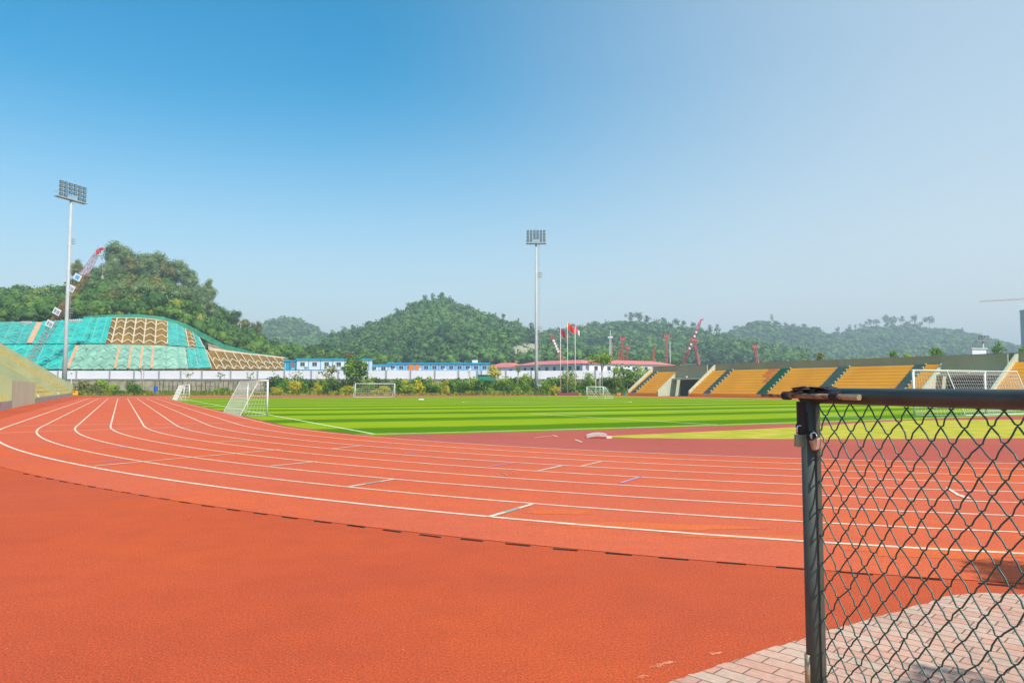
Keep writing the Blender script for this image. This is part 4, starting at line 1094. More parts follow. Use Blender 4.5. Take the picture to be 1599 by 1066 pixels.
for i, (px, top, w, m) in enumerate(spec):
    land = 'near the blue drum' if px < 417 else next(l for x, l in [(554, 'between the near white goal and the far small goal'), (617, 'behind the far small goal'), (762, 'below the blue row cabins'), (838, 'just left of the central mast'), (875, 'between the central mast and the flags'), (905, 'behind the flagpoles'), (2000, 'between the flags and the right grandstand')] if px < x)
    k = (m, land); cntk[k] = cntk.get(k, 0) + 1
    S(px, top, w, m, 150 + (i * 7 % 5) * 2.2, ORD[cntk[k] - 1] + ' ' + cw[m] + ' front row shrub ' + land)
BK = ['leaf_green', 'leaf_lime', 'leaf_green', 'leaf_dark', 'leaf_lime', 'leaf_green']
for i in range(46):
    px = 428 + i * 12.3; m = BK[(i * 5 + i // 3) % 6]
    S(px, 589.5 + (i * 37 % 6), 17, m, 163 + (i % 3), '%s shrub in the back row, %s the white wall' % (cw[m], 'against'))
    SH[-1] = SH[-1][:5] + ('%s back row shrub %s' % (cw[m], ['below the white cabins', 'behind the far small goal', 'below the blue cabins', 'left of the central mast', 'right of the central mast', 'behind the flagpoles'][min(5, i // 8)]) + ', %s from its left' % ORD[i % 8 if i < 40 else i - 40],)
for i, (px, top, w, m, Y, lab) in enumerate(SH):
    W = w * Y / FPX * 1.6; H = at(px, top, Y).z * 1.15
    shrub((xat(px, Y, 0), Y, 0), H, W, lab, 'shrubs in front of the boundary wall', m, 500 + i)

TRS = [  # px, top, base Y, width px, material, label, trunk fraction, clumps
    (553, 557, 160, 33, 'leaf_green', 'dense rounded green tree right of the white cabins', .30, 20, 60, 'round'),
    (512, 566, 158, 26, 'leaf_olive', 'thin sparse sapling in front of the white cabins, left of the dense rounded tree', .4, 9, 14, 'round'),
    (465, 574, 158, 24, 'leaf_dark', 'sparse sapling with a pale stem under the left end of the white cabins', .4, 7, 12, 'round'),
    (427, 574, 158, 12, 'leaf_olive', 'bare looking sapling right of the near white training goal', .45, 5, 12, 'round'),
    (392, 575, 158, 16, 'leaf_green', 'sparse sapling behind the near white training goal', .45, 5, 12, 'round'),
    (343, 574, 158, 14, 'leaf_olive', 'sparse sapling just left of the near white training goal', .45, 5, 12, 'round'),
    (295, 578, 158, 10, 'leaf_olive', 'thin bare sapling above the small left training goal', .45, 4, 10, 'round'),
    (220, 566, 158, 8, 'leaf_olive', 'leaning dead stem before the white wall, above the rounded green shrub', .6, 3, 8, 'round'),
    (771, 568, 160, 18, 'leaf_yellow', 'small yellowish tree below the small red roof', .45, 9, 30, 'round'),
    (733, 576, 160, 6, 'leaf_olive', 'leaning bare stem before the right end of the blue cabins', .7, 3, 8, 'round'),
    (809, 563, 162, 9, 'leaf_yellow', 'small yellow crown against the left end of the red roofed building', .6, 5, 20, 'round'),
    (940, 551, 162, 36, 'leaf_lime', 'flat topped light green tree in front of the red roofed building', .62, 12, 50, 'umbrella'),
    (890, 578, 160, 16, 'leaf_lime', 'light green young tree right behind the flagpoles', .4, 9, 36, 'round'),
    (920, 580, 160, 18, 'leaf_lime', 'light green young tree between the flags and the flat topped tree', .4, 9, 36, 'round'),
    (962, 572, 160, 20, 'leaf_lime', 'lime green tree just right of the flat topped tree', .4, 11, 40, 'round'),
    (980, 570, 160, 20, 'leaf_green', 'bushy green tree second to the right of the flat topped tree', .4, 11, 40, 'round'),
    (998, 572, 160, 18, 'leaf_lime', 'lime green tree beside the left end of the right grandstand', .4, 11, 40, 'round'),
    (1012, 574, 161, 12, 'leaf_green', 'green tree half hidden behind the left end of the right grandstand', .4, 9, 36, 'round'),
    (822, 584, 158, 18, 'leaf_lime', 'light green young tree just left of the central mast', .3, 11, 36, 'round'),
    (790, 588, 158, 18, 'leaf_lime', 'light green young tree second to the left of the central mast', .3, 11, 36, 'round'),
    (860, 588, 158, 18, 'leaf_green', 'green young tree just right of the central mast', .3, 11, 36, 'round')]
for i, (px, top, Y, w, m, lab, tf, cl, nl, shp) in enumerate(TRS):
    H = at(px, top, Y).z; tree('young_tree' if px != 553 else 'round_tree', (xat(px, Y, 0), Y, 0), H, w * Y / FPX * 1.2, lab, 'trees planted before the boundary wall', m, clumps=cl, n=nl, seed=700 + i, trunk=tf, shape=shp, bark='bark_pale', lsz=.16, spread=.85, grow=1.35 if cl >= 9 else 1.0)
# trees behind the right stand
for i, (px, top, w, m, Y, lab) in enumerate([(1257, 549, 14, 'leaf_olive', 150, 'olive tree top showing over the right grandstand wall, left of its neighbour'), (1282, 547, 14, 'leaf_olive', 148, 'olive tree top just right of the other over the grandstand wall'), (1397, 541, 12, 'leaf_green', 130, 'small dark round tree top above the grandstand wall'),
        (1425, 543, 20, 'leaf_lime', 130, 'low pale green tree top above the grandstand wall'), (1464, 534, 15, 'leaf_green', 126, 'umbrella shaped small tree above the grandstand wall'), (1476, 545, 10, 'leaf_green', 124, 'tiny tree right beside the umbrella shaped one'), (1563, 527, 12, 'leaf_green', 118, 'narrow green tree right of the small distant floodlight'), (1598, 536, 10, 'leaf_green', 110, 'green tree top at the right edge of the photo'), (1348, 556, 6, 'leaf_yellow', 138, 'tiny yellow tree tip over the grandstand wall')]):
    H = at(px, top, Y).z; tree('young_tree', (xat(px, Y, 0), Y, 0), H, w * Y / FPX * 1.2, lab, 'trees behind the right grandstand', m, clumps=9, n=34, seed=800 + i, trunk=.55, shape='umbrella' if px == 1464 else 'round', lsz=.2)
# reddish and yellow crowns low on the hill toe
for i, (px, top, w, m, lab) in enumerate([(458, 538, 26, 'leaf_red', 'rust coloured tree low on the hill above the white cabins, left of the other two'), (496, 544, 16, 'leaf_red', 'rust coloured tree in the middle above the white cabins'), (545, 552, 22, 'leaf_red', 'rust coloured tree behind the dense rounded tree'), (478, 545, 18, 'leaf_dark', 'dark tree between the rust coloured ones above the cabins'), (405, 522, 16, 'leaf_lime', 'bright yellow green tree on the falling ridge'), (578, 560, 12, 'leaf_red', 'small rust coloured tree above the left end of the blue cabins')]):
    Y = 290.0; base = at(px, 566 if px > 450 else 540, Y); H = at(px, top, Y).z - base.z
    tree('hillside_tree', base, H, w * Y / FPX * 1.2, lab, 'coloured trees at the foot of the left hill', m, clumps=12, n=44, seed=900 + i, trunk=.15, lsz=.18)

# rough grass strip: ground cover beyond the track
g = np.random.default_rng(77); n = 16000
Y = 147.3 + g.uniform(0, 1, n) ** 1.3 * 22; px = g.uniform(112, 990, n)
X_ = (px - CXP) * Y / FPX; h = g.uniform(.15, .5, n) * (1 + 1.0 * (np.sin(X_ * .3) * np.sin(Y * .5 + X_ * .07) > .3)); a = g.uniform(0, 6.28, n); wv = g.uniform(.15, .4, n)
c_, s_ = np.cos(a) * wv, np.sin(a) * wv; l1 = g.normal(0, .12, n); l2 = g.normal(0, .12, n)
v = np.stack([np.stack([X_ - c_, Y - s_, 0 * h], 1), np.stack([X_ + c_, Y + s_, 0 * h], 1), np.stack([X_ + l1 + c_ * .5, Y + l2, h], 1), np.stack([X_ + l1 - c_ * .5, Y + l2, h], 1)], 1).reshape(-1, 3)
np_o = np_mesh('rough_grass', v, np.arange(n * 4).reshape(-1, 4), 'grass_mix', tint=np.repeat(g.uniform(0, 1, n), 4)); tagp(np_o, 'yellow green rough grass along the far edge of the track', 'grass', kind='stuff')
# pale path at the head of the straight
sheet('dirt_path', [gd(118, 616.5), gd(150, 616.8), gd(152, 611.5), gd(330, 611.5), gd(330, 610), gd(140, 610)], .03, 'sandy')
# ------------------------------------------------------------------ site cabins and buildings
def cab(name, label, px0, px1, ytop, Y, floors=2, roof='cabin_blue', wall='cabin_white', bay=3.5, trim='cabin_blue', dep=5.0, zb=None, winm='window_dark', extra=None, group='site cabins behind the wall'):
    x0, x1 = xat(px0, Y, 6), xat(px1, Y, 6); zt = at((px0 + px1) / 2, ytop, Y).z; z0 = ZTER
    root = empty(name, ((x0 + x1) / 2, Y, z0), label, 'cabins', group); W = (x1 - x0) / 2; H = zt - z0
    b = MB(); b.box((0, dep / 2, H / 2 - .1), (W, dep / 2, H / 2 - .1)); b.build('wall', wall, root)
    b = MB(); b.box((0, dep / 2, H - .02), (W + .25, dep / 2 + .35, .16)); b.build('roof', roof, root)
    n = max(1, round(2 * W / bay)); bw = 2 * W / n
    for k in range(n + 1):
        b = MB(); b.box((-W + k * bw, -.04, H / 2 - .1), (.08, .05, H / 2 - .1)); b.build('corner_post', trim, root)
    fh = H / floors
    for fl in range(floors):
        b = MB(); b.box((0, -.03, fl * fh + .12), (W, .04, .1)); b.build('floor_beam', trim, root)
        for k in range(n):
            cx = -W + (k + .5) * bw; cz = fl * fh + fh * .55
            if extra and extra(fl, k): continue
            if (k + fl) % 3 == 1: w = MB(); w.box((cx + bw / 2 - .55, -.22, cz - .55), (.4, .16, .26)); w.build('air_conditioner', 'crane_white', root)
            w = MB(); w.box((cx, -.02, cz), (.68, .05, .6)); wf = w.build('window', 'window_frame', root)
            w = MB(); w.box((cx - .31, -.045, cz), (.27, .04, .5)); w.box((cx + .31, -.045, cz), (.27, .04, .5)); w.build('pane', winm, wf)
    return root, W, H, dep
r_, W, H, D = cab('container_cabins', 'white two storey container cabins with blue posts left of the dense rounded tree', 463, 576, 560.5, 205)
b = MB(); b.box((W * .55, -.06, H * .78), (.5, .02, .45)); b.build('yellow_sign', 'star_yellow', r_)
r_, W, H, D = cab('stair_cabin', 'narrow blue end cabin with a red notice at the left of the white cabins', 444, 461, 563, 205, bay=1.8, wall='cabin_sky', extra=lambda f, k: k == 0)
b = MB(); b.box((W * .5, -.06, H * .8), (.3, .03, .5)); b.build('notice', 'crane_red', r_)
b = MB(); b.box((-W * .2, -.06, H * .72), (.7, .03, .9)); b.build('door', 'cabin_blue', r_)
r_, W, H, D = cab('row_cabins', 'long blue roofed row of cabins with orange curtains, right of the white cabins', 607, 763, 567, 215, roof='cabin_blue', wall='cabin_sky', bay=2.4)
b = MB()
for x in (642, 652): b.box((xat(x, 215, 6) - r_.location.x, -.12, H * .77), (.75, .03, .75))
b.build('curtain', 'orange_cloth', r_)
b = MB(); b.box((0, -1.6, H * .55), (W, .05, .35)); b.box((0, -.8, H * .5 - .1), (W, .8, .06)); b.build('balcony', 'cabin_sky', r_)
b = MB(); 
for k in range(6): b.box((-W + 1.5 + k * 1.25, -1.70, H * .56), (.36, .03, .10)); b.box((-W + 1.5 + k * 1.25, -1.70, H * .56), (.08, .04, .3)); b.box((-W + 1.5 + k * 1.25, -1.70, H * .60), (.25, .03, .05))
b.build('lettering', 'crane_white', r_)
b = MB(); b.box((W * .72, 2, H + .5), (.8, .6, .45)); b.build('water_tank', 'crane_white', r_)
r_, W, H, D = cab('low_cabins', 'low blue and white cabins between the white cabins and the long blue row', 577, 606, 569.5, 210, wall='cabin_white', bay=2.2)
b = MB(); b.box((0, -.5, H * .62), (W, .3, .3)); b.build('awning', 'cabin_blue', r_)

def hip_roof(mb, W, D, z, ov, h):
    a = [(-W - ov, -ov, z), (W + ov, -ov, z), (W + ov, D + ov, z), (-W - ov, D + ov, z)]; r0, r1 = (-W + D / 2, D / 2, z + h), (W - D / 2, D / 2, z + h)
    mb.add(a + [r0, r1], [(0, 1, 5, 4), (1, 2, 5), (2, 3, 4, 5), (3, 0, 4), (3, 2, 1, 0)])
def longhouse(label, pA, pB, ztop, dep, wall, nwin, rz=None, h=1.2, group='red roofed workers buildings behind the wall', name='red_roofed_building'):
    A, B = Vector(pA), Vector(pB); d = B - A; rz = math.atan2(d.y, d.x); W = d.length / 2; mid = (A + B) / 2
    root = empty(name, (mid.x, mid.y, ZTER), label, 'building', group, rz); H = ztop - ZTER
    b = MB(); b.box((0, dep / 2, H / 2), (W, dep / 2, H / 2)); b.build('wall', wall, root)
    b = MB(); hip_roof(b, W, dep, H + .02, .5, h); b.build('roof', 'roof_red', root)
    for k in range(nwin):
        cx = -W + 2 * W * (k + .5) / nwin
        for cz in (H * .28, H * .74):
            w = MB(); w.box((cx, -.03, cz), (.65, .06, .62)); wf = w.build('window', 'window_frame', root)
            w = MB(); w.box((cx, -.07, cz), (.52, .04, .5)); w.build('pane', 'window_dark', wf)
    return root
ze = at(911, 567.3, 190).z
pc = at(911, 600, 190); pl = at(804, 600, 210); pr = at(1062, 600, 200)
longhouse('long red roofed building with shade painted lilac on its front behind the central mast', (pl.x, 210, 0), (pc.x - .2, 190, 0), ze, 9, 'wall_shade_lilac', 9)
longhouse('red roofed white building with a sunlit front, left of the right grandstand', (pc.x + 1.6, 190.5, 0), (pr.x, 206, 0), ze, 9, 'white_wall', 7)
pa, pb = at(756, 600, 235), at(806, 600, 228)
longhouse('small white house with a red hip roof between the blue cabins and the long building', (pa.x, 235, 0), (pb.x, 228, 0), at(780, 573.5, 232).z, 8, 'white_wall', 3, h=1.5)
# green container by the wall
p = at(760, 600, 166); root = empty('green_hut', (p.x, 166, 0), 'small green site hut peeping over the shrubs before the white wall', 'hut')
zt = at(760, 585.5, 166).z; b = MB(); b.box((0, 0, zt / 2), (2.0, 1.0, zt / 2)); b.build('wall', 'bin_green', root); b = MB(); b.box((0, 0, zt + .05), (2.2, 1.2, .06)); b.build('roof', 'stair_green', root)
# dark tower under construction at the right edge
p = at(1620, 600, 700); zt = at(1595, 483, 700).z; root = empty('tower_block', (p.x, 700, 0), 'tall unfinished block wrapped in dark green netting at the right edge', 'building')
b = MB(); b.box((14, 10, zt / 2), (14, 10, zt / 2)); b.build('wall', 'tower_net', root)
b = MB()
for k in range(1, int(zt / 3)): b.box((14, 9.9, k * 3), (14.15, 10.05, .12))
b.build('floor_slab', 'concrete_grey', root)
b = MB(); b.box((14, 10, zt + .6), (14.3, 10.3, .6)); b.build('parapet', 'concrete_grey', root)
# white plant box beyond the grandstand
p = at(1524, 548, 170); root = empty('rooftop_box', (p.x, 170, 0), 'low white cabin roof showing above the grandstand wall left of the small floodlight', 'cabin'); zt = at(1524, 545, 170).z
b = MB(); b.box((0, 0, zt / 2), (1.6, 1.2, zt / 2)); b.build('wall', 'white_wall', root); b = MB(); b.box((0, 0, zt + .08), (1.8, 1.4, .1)); b.build('roof', 'crane_white', root)

# ------------------------------------------------------------------ cranes
def lattice_boom(mb, A, B, w0, w1, r, nseg, r2=None):
    A, B = Vector(A), Vector(B); d = (B - A).normalized(); s = d.cross(Vector((0, 1, 0))).normalized(); t = d.cross(s).normalized(); r2 = r2 or r * .6
    def C(k, i):
        f = k / nseg; w = w0 + (w1 - w0) * f; sx, sy = ((-1, -1), (1, -1), (1, 1), (-1, 1))[i % 4]
        return A + (B - A) * f + s * (sx * w / 2) + t * (sy * w / 2)
    for i in range(4): mb.tube([C(0, i), C(nseg, i)], r, 4)
    for k in range(nseg):
        for i in range(4):
            mb.tube([C(k, i), C(k + 1, i + 1)] if k % 2 else [C(k, i + 1), C(k + 1, i)], r2, 3, cap=False)
            mb.tube([C(k, i), C(k, i + 1)], r2, 3, cap=False)
Yk = 186.0
A, M_, B = at(46, 562, Yk), at(130, 432, Yk), at(151, 396, Yk)
root = empty('crawler_crane', (A.x, Yk, ZTER), 'big red lattice crane boom leaning right with white sign plates, behind the left mast', 'crane')
def loc(p): return Vector(p) - Vector((A.x, Yk, ZTER))
b = MB(); lattice_boom(b, loc(A), loc(at(112, 461, Yk)), 1.1, 1.5, .05, 15); b.build('boom', 'crane_red', root)
b = MB(); lattice_boom(b, loc(at(112, 461, Yk)), loc(M_), 1.5, 1.5, .06, 5); b.build('boom_section', 'crane_orange', root)
b = MB(); lattice_boom(b, loc(M_), loc(B), 1.5, .8, .06, 6); b.build('upper_boom', 'crane_red', root)
b = MB(); q = loc(B); b.tube([q, q + Vector((.9, 0, 1.2)), q + Vector((1.7, 0, 1.3))], .4, 6); b.box((q.x + .4, 0, q.z + .6), (.5, .3, .4)); b.tube([q + Vector((.2, 0, .2)), q + Vector((.2, 0, 2.2))], .05, 4)
b.tube([q + Vector((1.7, 0, 1.3)), q + Vector((1.7, 0, 1.3 - .3))], .35, 8); b.build('boom_head', 'crane_red', root)
b = MB(); b.tube([q + Vector((1.6, -.2, 1.2)), loc(at(160, 433, Yk))], .045, 4); b.tube([loc(at(157, 399, Yk)) + Vector((-2, 0, 0)), loc(at(163, 399, Yk))], .12, 4); b.build('hoist_cable', 'grey_post', root)
b = MB(); h = loc(at(160, 433, Yk)); b.box((h.x, 0, h.z), (.2, .2, .4)); b.build('hook_block', 'sandy', root)
b = MB(); a0 = loc((A.x, Yk, ZTER)); b.box((a0.x - 1, 0, .5), (3, 1.6, .5)); b.box((a0.x - 1, 0, 1.9), (2.6, 1.4, .8)); b.box((a0.x + .9, -.8, 2.6), (.8, .7, 1.0)); b.build('cab', 'crane_red', root)
b = MB(); b.tube([loc(A), Vector((a0.x, 0, 1.5))], .5, 5); b.build('boom_foot', 'crane_red', root)
for i, (x, y, m) in enumerate([(82, 506, 'crane_white'), (93, 487, 'crane_white'), (115, 451, 'crane_white'), (125, 434, 'crane_blue')]):
    c = loc(at(x, y, Yk)); c.y -= 1.15; s = .95; t = R(-27); pl_ = MB()
    cs, sn = math.cos(t), math.sin(t)
    def q4(u, v, dy=0): return (c.x + u * cs - v * sn, c.y + dy, c.z + u * sn + v * cs)
    pl_.hexa([q4(-s, -s * .85, -.04), q4(s, -s * .85, -.04), q4(s, -s * .85, .04), q4(-s, -s * .85, .04), q4(-s, s * .85, -.04), q4(s, s * .85, -.04), q4(s, s * .85, .04), q4(-s, s * .85, .04)])
    pn = pl_.build('sign_plate', 'crane_white', root)
    k = MB()
    if m == 'crane_blue': strokes = [(0, 0, .55, .5)]
    else: strokes = [(-.4, .3, .3, .05), (-.4, 0, .3, .05), (-.4, -.3, .3, .05), (-.4, 0, .05, .45), (.4, .25, .3, .05), (.4, -.05, .3, .05), (.2, -.15, .05, .35), (.6, -.15, .05, .35), (.4, -.42, .25, .05)]
    for (u, v, du, dv) in strokes:
        k.hexa([q4(u - du, v - dv, -.08), q4(u + du, v - dv, -.08), q4(u + du, v - dv, -.05), q4(u - du, v - dv, -.05), q4(u - du, v + dv, -.08), q4(u + du, v + dv, -.08), q4(u + du, v + dv, -.05), q4(u - du, v + dv, -.05)])
    k.build('lettering', 'ink_blue' if m == 'crane_white' else m, pn)

def rig(label, px0, y0, px1, y1, Y, w_, m, name='crane', head=None, panels=0, stays=True, group='construction cranes before the hills', n=9, twin=None):
    w = w_ * .6; A, B = at(px0, y0, Y), at(px1, y1, Y); root = empty(name, (A.x, Y, ZTER), label, 'crane', group); o = Vector((A.x, Y, ZTER))
    b = MB(); b.box((0, 0, .6), (2.2, 1.4, .6)); b.box((0, 0, 2.2), (1.6, 1.2, 1.0)); b.tube([(0, 0, 3.0), A - o], .35, 5); b.build('carriage', 'crane_orange', root)
    b = MB(); lattice_boom(b, A - o, B - o, w, w * .75, w * .11, n); b.build('mast' if abs(px1 - px0) < 6 else 'boom', m, root)
    if head:
        b = MB(); h = B - o
        if head == 'fork': b.box((h.x, 0, h.z + .4), (w * 1.3, .4, .35)); b.tube([(h.x - w * 1.3, 0, h.z + .4), (h.x - w * 1.2, 0, h.z + 1.4)], .25, 4); b.tube([(h.x + w * 1.3, 0, h.z + .4), (h.x + w * 1.1, 0, h.z + 1.4)], .25, 4)
        if head == 'hook': b.tube([h, h + Vector((w * .5, 0, w)), h + Vector((w * 1.4, 0, w * 1.3))], w * .35, 6)
        if head == 'cross': b.box((h.x, 0, h.z - .6), (w * 1.6, .25, .25)); b.tube([h, h + Vector((0, 0, 2))], .15, 4)
        b.build('head', m if head != 'hook' else 'crane_red', root)
    if panels:
        b = MB()
        for k in range(panels):
            c = (A - o).lerp(B - o, .35 + .5 * k / panels); b.box((c.x, -w * .7, c.z), (w * .42, .05, w * .42))
        b.build('sign_plate', 'crane_white', root)
    if twin:
        b = MB(); A2, B2 = at(*twin[:2], Y), at(*twin[2:4], Y); b.tube([A2 - o, B2 - o], w * .22, 5); b.build('leader', twin[4], root)
    return root
Yq = 280.0
rig('thin dark crane boom leaning left of the central mast', 805, 562, 797, 543, Yq, .9, 'lamp_dark', n=5)
rig('red lattice boom with white plates leaning left beside the flags', 878, 563, 860, 522, Yq, 1.7, 'crane_red', panels=5)
rig('upright red mast just right of the leaning boom behind the flags', 875, 563, 875, 537, Yq + 6, 1.0, 'crane_red', n=6)
rig('white mast with a cross head beside a red leader, behind the flat topped tree', 953, 562, 953, 524, Yq, 1.0, 'crane_white', head='cross', twin=(955.5, 562, 955.5, 535, 'crane_red'))
rig('red fork headed piling mast with a tan leader, right of the white mast', 970, 563, 972, 531, Yq, 1.2, 'crane_red', head='fork', twin=(966, 563, 966.5, 545, 'crane_orange'))
rig('shorter red fork headed mast, third right of the flags', 978, 563, 980, 545, Yq, 1.0, 'crane_red', head='fork', n=6, twin=(974, 563, 974, 553, 'crane_orange'))
rig('tan and red mast standing alone between the fork headed masts', 1020, 566, 1022, 541, Yq, 1.0, 'crane_orange', n=7, twin=(1018, 566, 1019, 550, 'crane_red'))
rig('tall red fork headed mast with a white leader, left of the highest leaning boom', 1041, 567, 1040.5, 527, Yq, 1.2, 'crane_red', head='fork', twin=(1046.5, 567, 1046, 534, 'crane_white'))
rig('highest red boom leaning right with white plates and a hooked tip', 1067, 566, 1093, 503, Yq, 1.5, 'crane_red', head='hook', panels=5, n=14)
rig('thick red arm leaning left in front of the highest boom', 1092, 569, 1084, 533, Yq - 4, 1.5, 'crane_red', head='fork', twin=(1092, 569, 1089, 546, 'crane_white'))
rig('short red mast leaning left, alone over the right grandstand wall', 1182.5, 566, 1178.5, 543, Yq, 1.3, 'crane_red', n=6, head='fork', twin=(1185, 566, 1182, 555, 'crane_white'))
# tower crane far right
Yt = 620.0; j0, j1 = at(1530, 470.5, Yt), at(1760, 458, Yt); mx = at(1690, 462, Yt); root = empty('tower_crane', (mx.x, Yt, 0), 'long thin tower crane jib reaching in from the right edge', 'crane'); o = Vector((mx.x, Yt, 0))
b = MB(); lattice_boom(b, j0 - o, j1 - o, .9, 1.4, .08, 40); b.build('jib', 'crane_orange', root)
b = MB(); lattice_boom(b, Vector((0, 0, 0)), mx - o, 2, 2, .2, 24); b.build('mast', 'crane_orange', root)
b = MB(); b.tube([mx - o, mx - o + Vector((0, 0, 9))], .5, 5); b.tube([mx - o + Vector((0, 0, 9)), (j0 - o).lerp(j1 - o, .35)], .08, 4); b.tube([mx - o + Vector((0, 0, 9)), j1 - o], .08, 4); b.build('tie_bar', 'crane_orange', root)

# ------------------------------------------------------------------ flags
def star(mb, T, cx, cy, r, d):
    vs = []
    for k in range(10):
        a = math.pi / 2 + k * math.pi / 5; rr = r if k % 2 == 0 else r * .4; vs.append(T(cx + rr * math.cos(a), cy + rr * math.sin(a), d))
    vs.append(T(cx, cy, d)); mb.add(vs, [(10, k, (k + 1) % 10) for k in range(10)])
def flag(label, px, ytop, Y, m, fl, fw, droop, stars=False, half=None):
    zt = at(px, ytop, Y).z; root = empty('flagpole', (xat(px, Y, 0), Y, 0), label, 'flagpole', 'flagpoles on the dark red plinth')
    b = MB(); b.tube([(0, 0, .5), (0, 0, zt)], .075, 8, r1=.04); b.build('pole', 'white_paint', root, smooth=True)
    b = MB(); b.tube([(0, 0, zt), (0, 0, zt + .12)], .09, 8, r1=.03); b.build('finial', 'steel', root)
    f = empty('flag', (xat(px, Y, 0), Y, 0), label.replace('white flagpole flying', '').strip() + ' on its pole', 'flag', 'flags flying at the far end'); f.location = (xat(px, Y, 0), Y, zt)
    def T(u, v, d=0.0):
        # u along fly 0..1, v up 0..1
        x = .08 + fl * u * .62; z = -fw * (1 - v) - droop * u ** 1.15 + .1 * math.sin(u * 7); y = .28 * math.sin(u * 6 + v) * u
        return (x, y + d, z - .12)
    def cloth(u0, u1, name, mm):
        mb = MB(); n = 14; q = 6
        for s in (0, 1):
            for i in range(n + 1):
                for j in range(q + 1): mb.v.append(T(u0 + (u1 - u0) * i / n, j / q, s * .012))
        for s in (0, 1):
            for i in range(n):
                for j in range(q): k = s * (n + 1) * (q + 1) + i * (q + 1) + j; mb.f.append((k, k + q + 1, k + q + 2, k + 1))
        return mb.build(name, mm, f, smooth=True)
    if half: cloth(0, .45, 'cloth', m); cloth(.45, 1, 'white_panel', half)
    else: cloth(0, 1, 'cloth', m)
    if stars:
        mb = MB(); star(mb, T, .17, .74, .11, -.02)
        for (u, v) in ((.34, .9), (.41, .78), (.41, .62), (.34, .5)): star(mb, T, u, v, .04, -.02)
        mb.build('stars', 'star_yellow', f)
Yg = 146.0
flag('white flagpole flying a drooping dark magenta flag, leftmost of the three', 875.5, 512, Yg, 'flag_magenta', 1.75, 1.15, 1.15)
flag('tallest white flagpole flying a red flag with yellow stars, middle of the three', 886.5, 503.5, Yg, 'flag_red', 2.15, 1.2, 1.0, stars=True)
flag('white flagpole flying a pink and white flag, rightmost of the three', 898.5, 509, Yg, 'flag_pink', 1.3, 1.0, .9, half='flag_white')
b = MB(); xa, xb = xat(872, Yg, 0), xat(901, Yg, 0); b.box(((xa + xb) / 2, Yg, .25), ((xb - xa) / 2, .9, .25)); b.box(((xa + xb) / 2, Yg - 1.2, .12), ((xb - xa) / 2 + .3, .3, .12))
tagp(b.build('flag_plinth', 'plinth_red'), 'low dark red stepped plinth under the three flagpoles', 'plinth')

# ------------------------------------------------------------------ goals
def goal(label, A, B, H, back, top_back, group='football goals', r=.05, cell=.22, name='training_goal', sideways=None):
    """A, B front post feet (ground Vectors). back: ground depth vector; top_back: top depth (0 = slanting net frame)"""
    A, B = Vector(A), Vector(B); mid = (A + B) / 2; root = empty(name, mid, label, 'goal', group); a, c = A - mid, B - mid; up = Vector((0, 0, H)); bk = Vector(back); tb = Vector(top_back)
    for p in (a, c):
        b = MB(); b.tube([p, p + up], r, 8); b.build('post', 'white_paint', root, smooth=True)
    b = MB(); b.tube([a + up - (c - a).normalized() * r, c + up + (c - a).normalized() * r], r, 8); b.build('crossbar', 'white_paint', root, smooth=True)
    for p in (a, c):
        b = MB(); b.tube([p + up, p + up + tb, (p + up + tb).lerp(p + bk, .12) + Vector((0, 0, -.02)), p + bk, p], r * .55, 6); b.build('side_stay', 'white_paint', root, smooth=True)
    b = MB(); b.tube([a + bk, c + bk], r * .6, 6); b.tube([a + up + tb, c + up + tb], r * .35, 6); b.build('rear_bar', 'white_paint', root)
    b = MB(); t = .007
    def net4(P00, P10, P01, P11, n1, n2):
        for i in range(n1 + 1): b.tube([P00.lerp(P10, i / n1), P01.lerp(P11, i / n1)], t, 3, cap=False)
        for j in range(n2 + 1): b.tube([P00.lerp(P01, j / n2), P10.lerp(P11, j / n2)], t, 3, cap=False)
    w = (c - a).length; h = (tb - bk + up).length
    t = max(.0035, .00013 * mid.y); z0 = Vector((0, 0, .02))
    net4(a + bk + z0, c + bk + z0, a + up + tb, c + up + tb, max(6, int(w / cell)), max(5, int(h / cell)))
    for p in (a, c): net4(p + z0, p + bk + z0, p + up, p + up + tb if tb.length > .1 else p + up, max(3, int(bk.length / cell)), max(5, int(H / cell)))
    if tb.length > .1: net4(a + up, c + up, a + up + tb, c + up + tb, max(6, int(w / cell)), max(2, int(tb.length / cell)))
    b.build('net', 'net_cord', root); return root
# side goal near: front posts at (417) and (386); opens towards the right/field
def yat(p): return p
A = gd(417, 648.6); B = gd(386, 642.5)
w = (B - A); 
bk = gd(371, 648) - A
goal('near white training goal standing sideways on the left touchline', A, B, at(416, 594, A.y).z, gd(374.5, 649) - A + Vector((0, 0, 0)), Vector((-.55, .08, 0)), cell=.2)
A = gd(295.2, 624.9); B = gd(287, 623.4); goal('small white training goal at the head of the left touchline', A, B, at(295, 600.5, A.y).z, gd(276, 625.1) - A, Vector((-.7, .1, 0)), cell=.55)
A = gd(554.5, 620.2); B = gd(616.3, 619.8); goal('wide low white goal facing forward on the far side of the pitch', A, B, at(554, 598.8, A.y).z, Vector((-.8, 2.2, 0)), Vector((-.2, .7, 0)), cell=.4, r=.055)
A = gd(916.5, 622); B = gd(941.8, 622); goal('small white goal below the flat topped tree at the far end', A, B, at(916, 603.8, A.y).z, Vector((1.6, .6, 0)), Vector((.3, .1, 0)), cell=.4)
A = gd(1370, 622); B = gd(1438, 622.6); goal('low wide white goal before the right grandstand, left of the big goal', A, B, at(1370, 600.5, A.y).z, Vector((1.2, .6, 0)), Vector((.4, .2, 0)), cell=.4, r=.09)
A = gd(1428, 648); B = gd(1540, 645.2); ub = (gd(1590, 646) - B); Hh = at(1427, 578.5, A.y).z
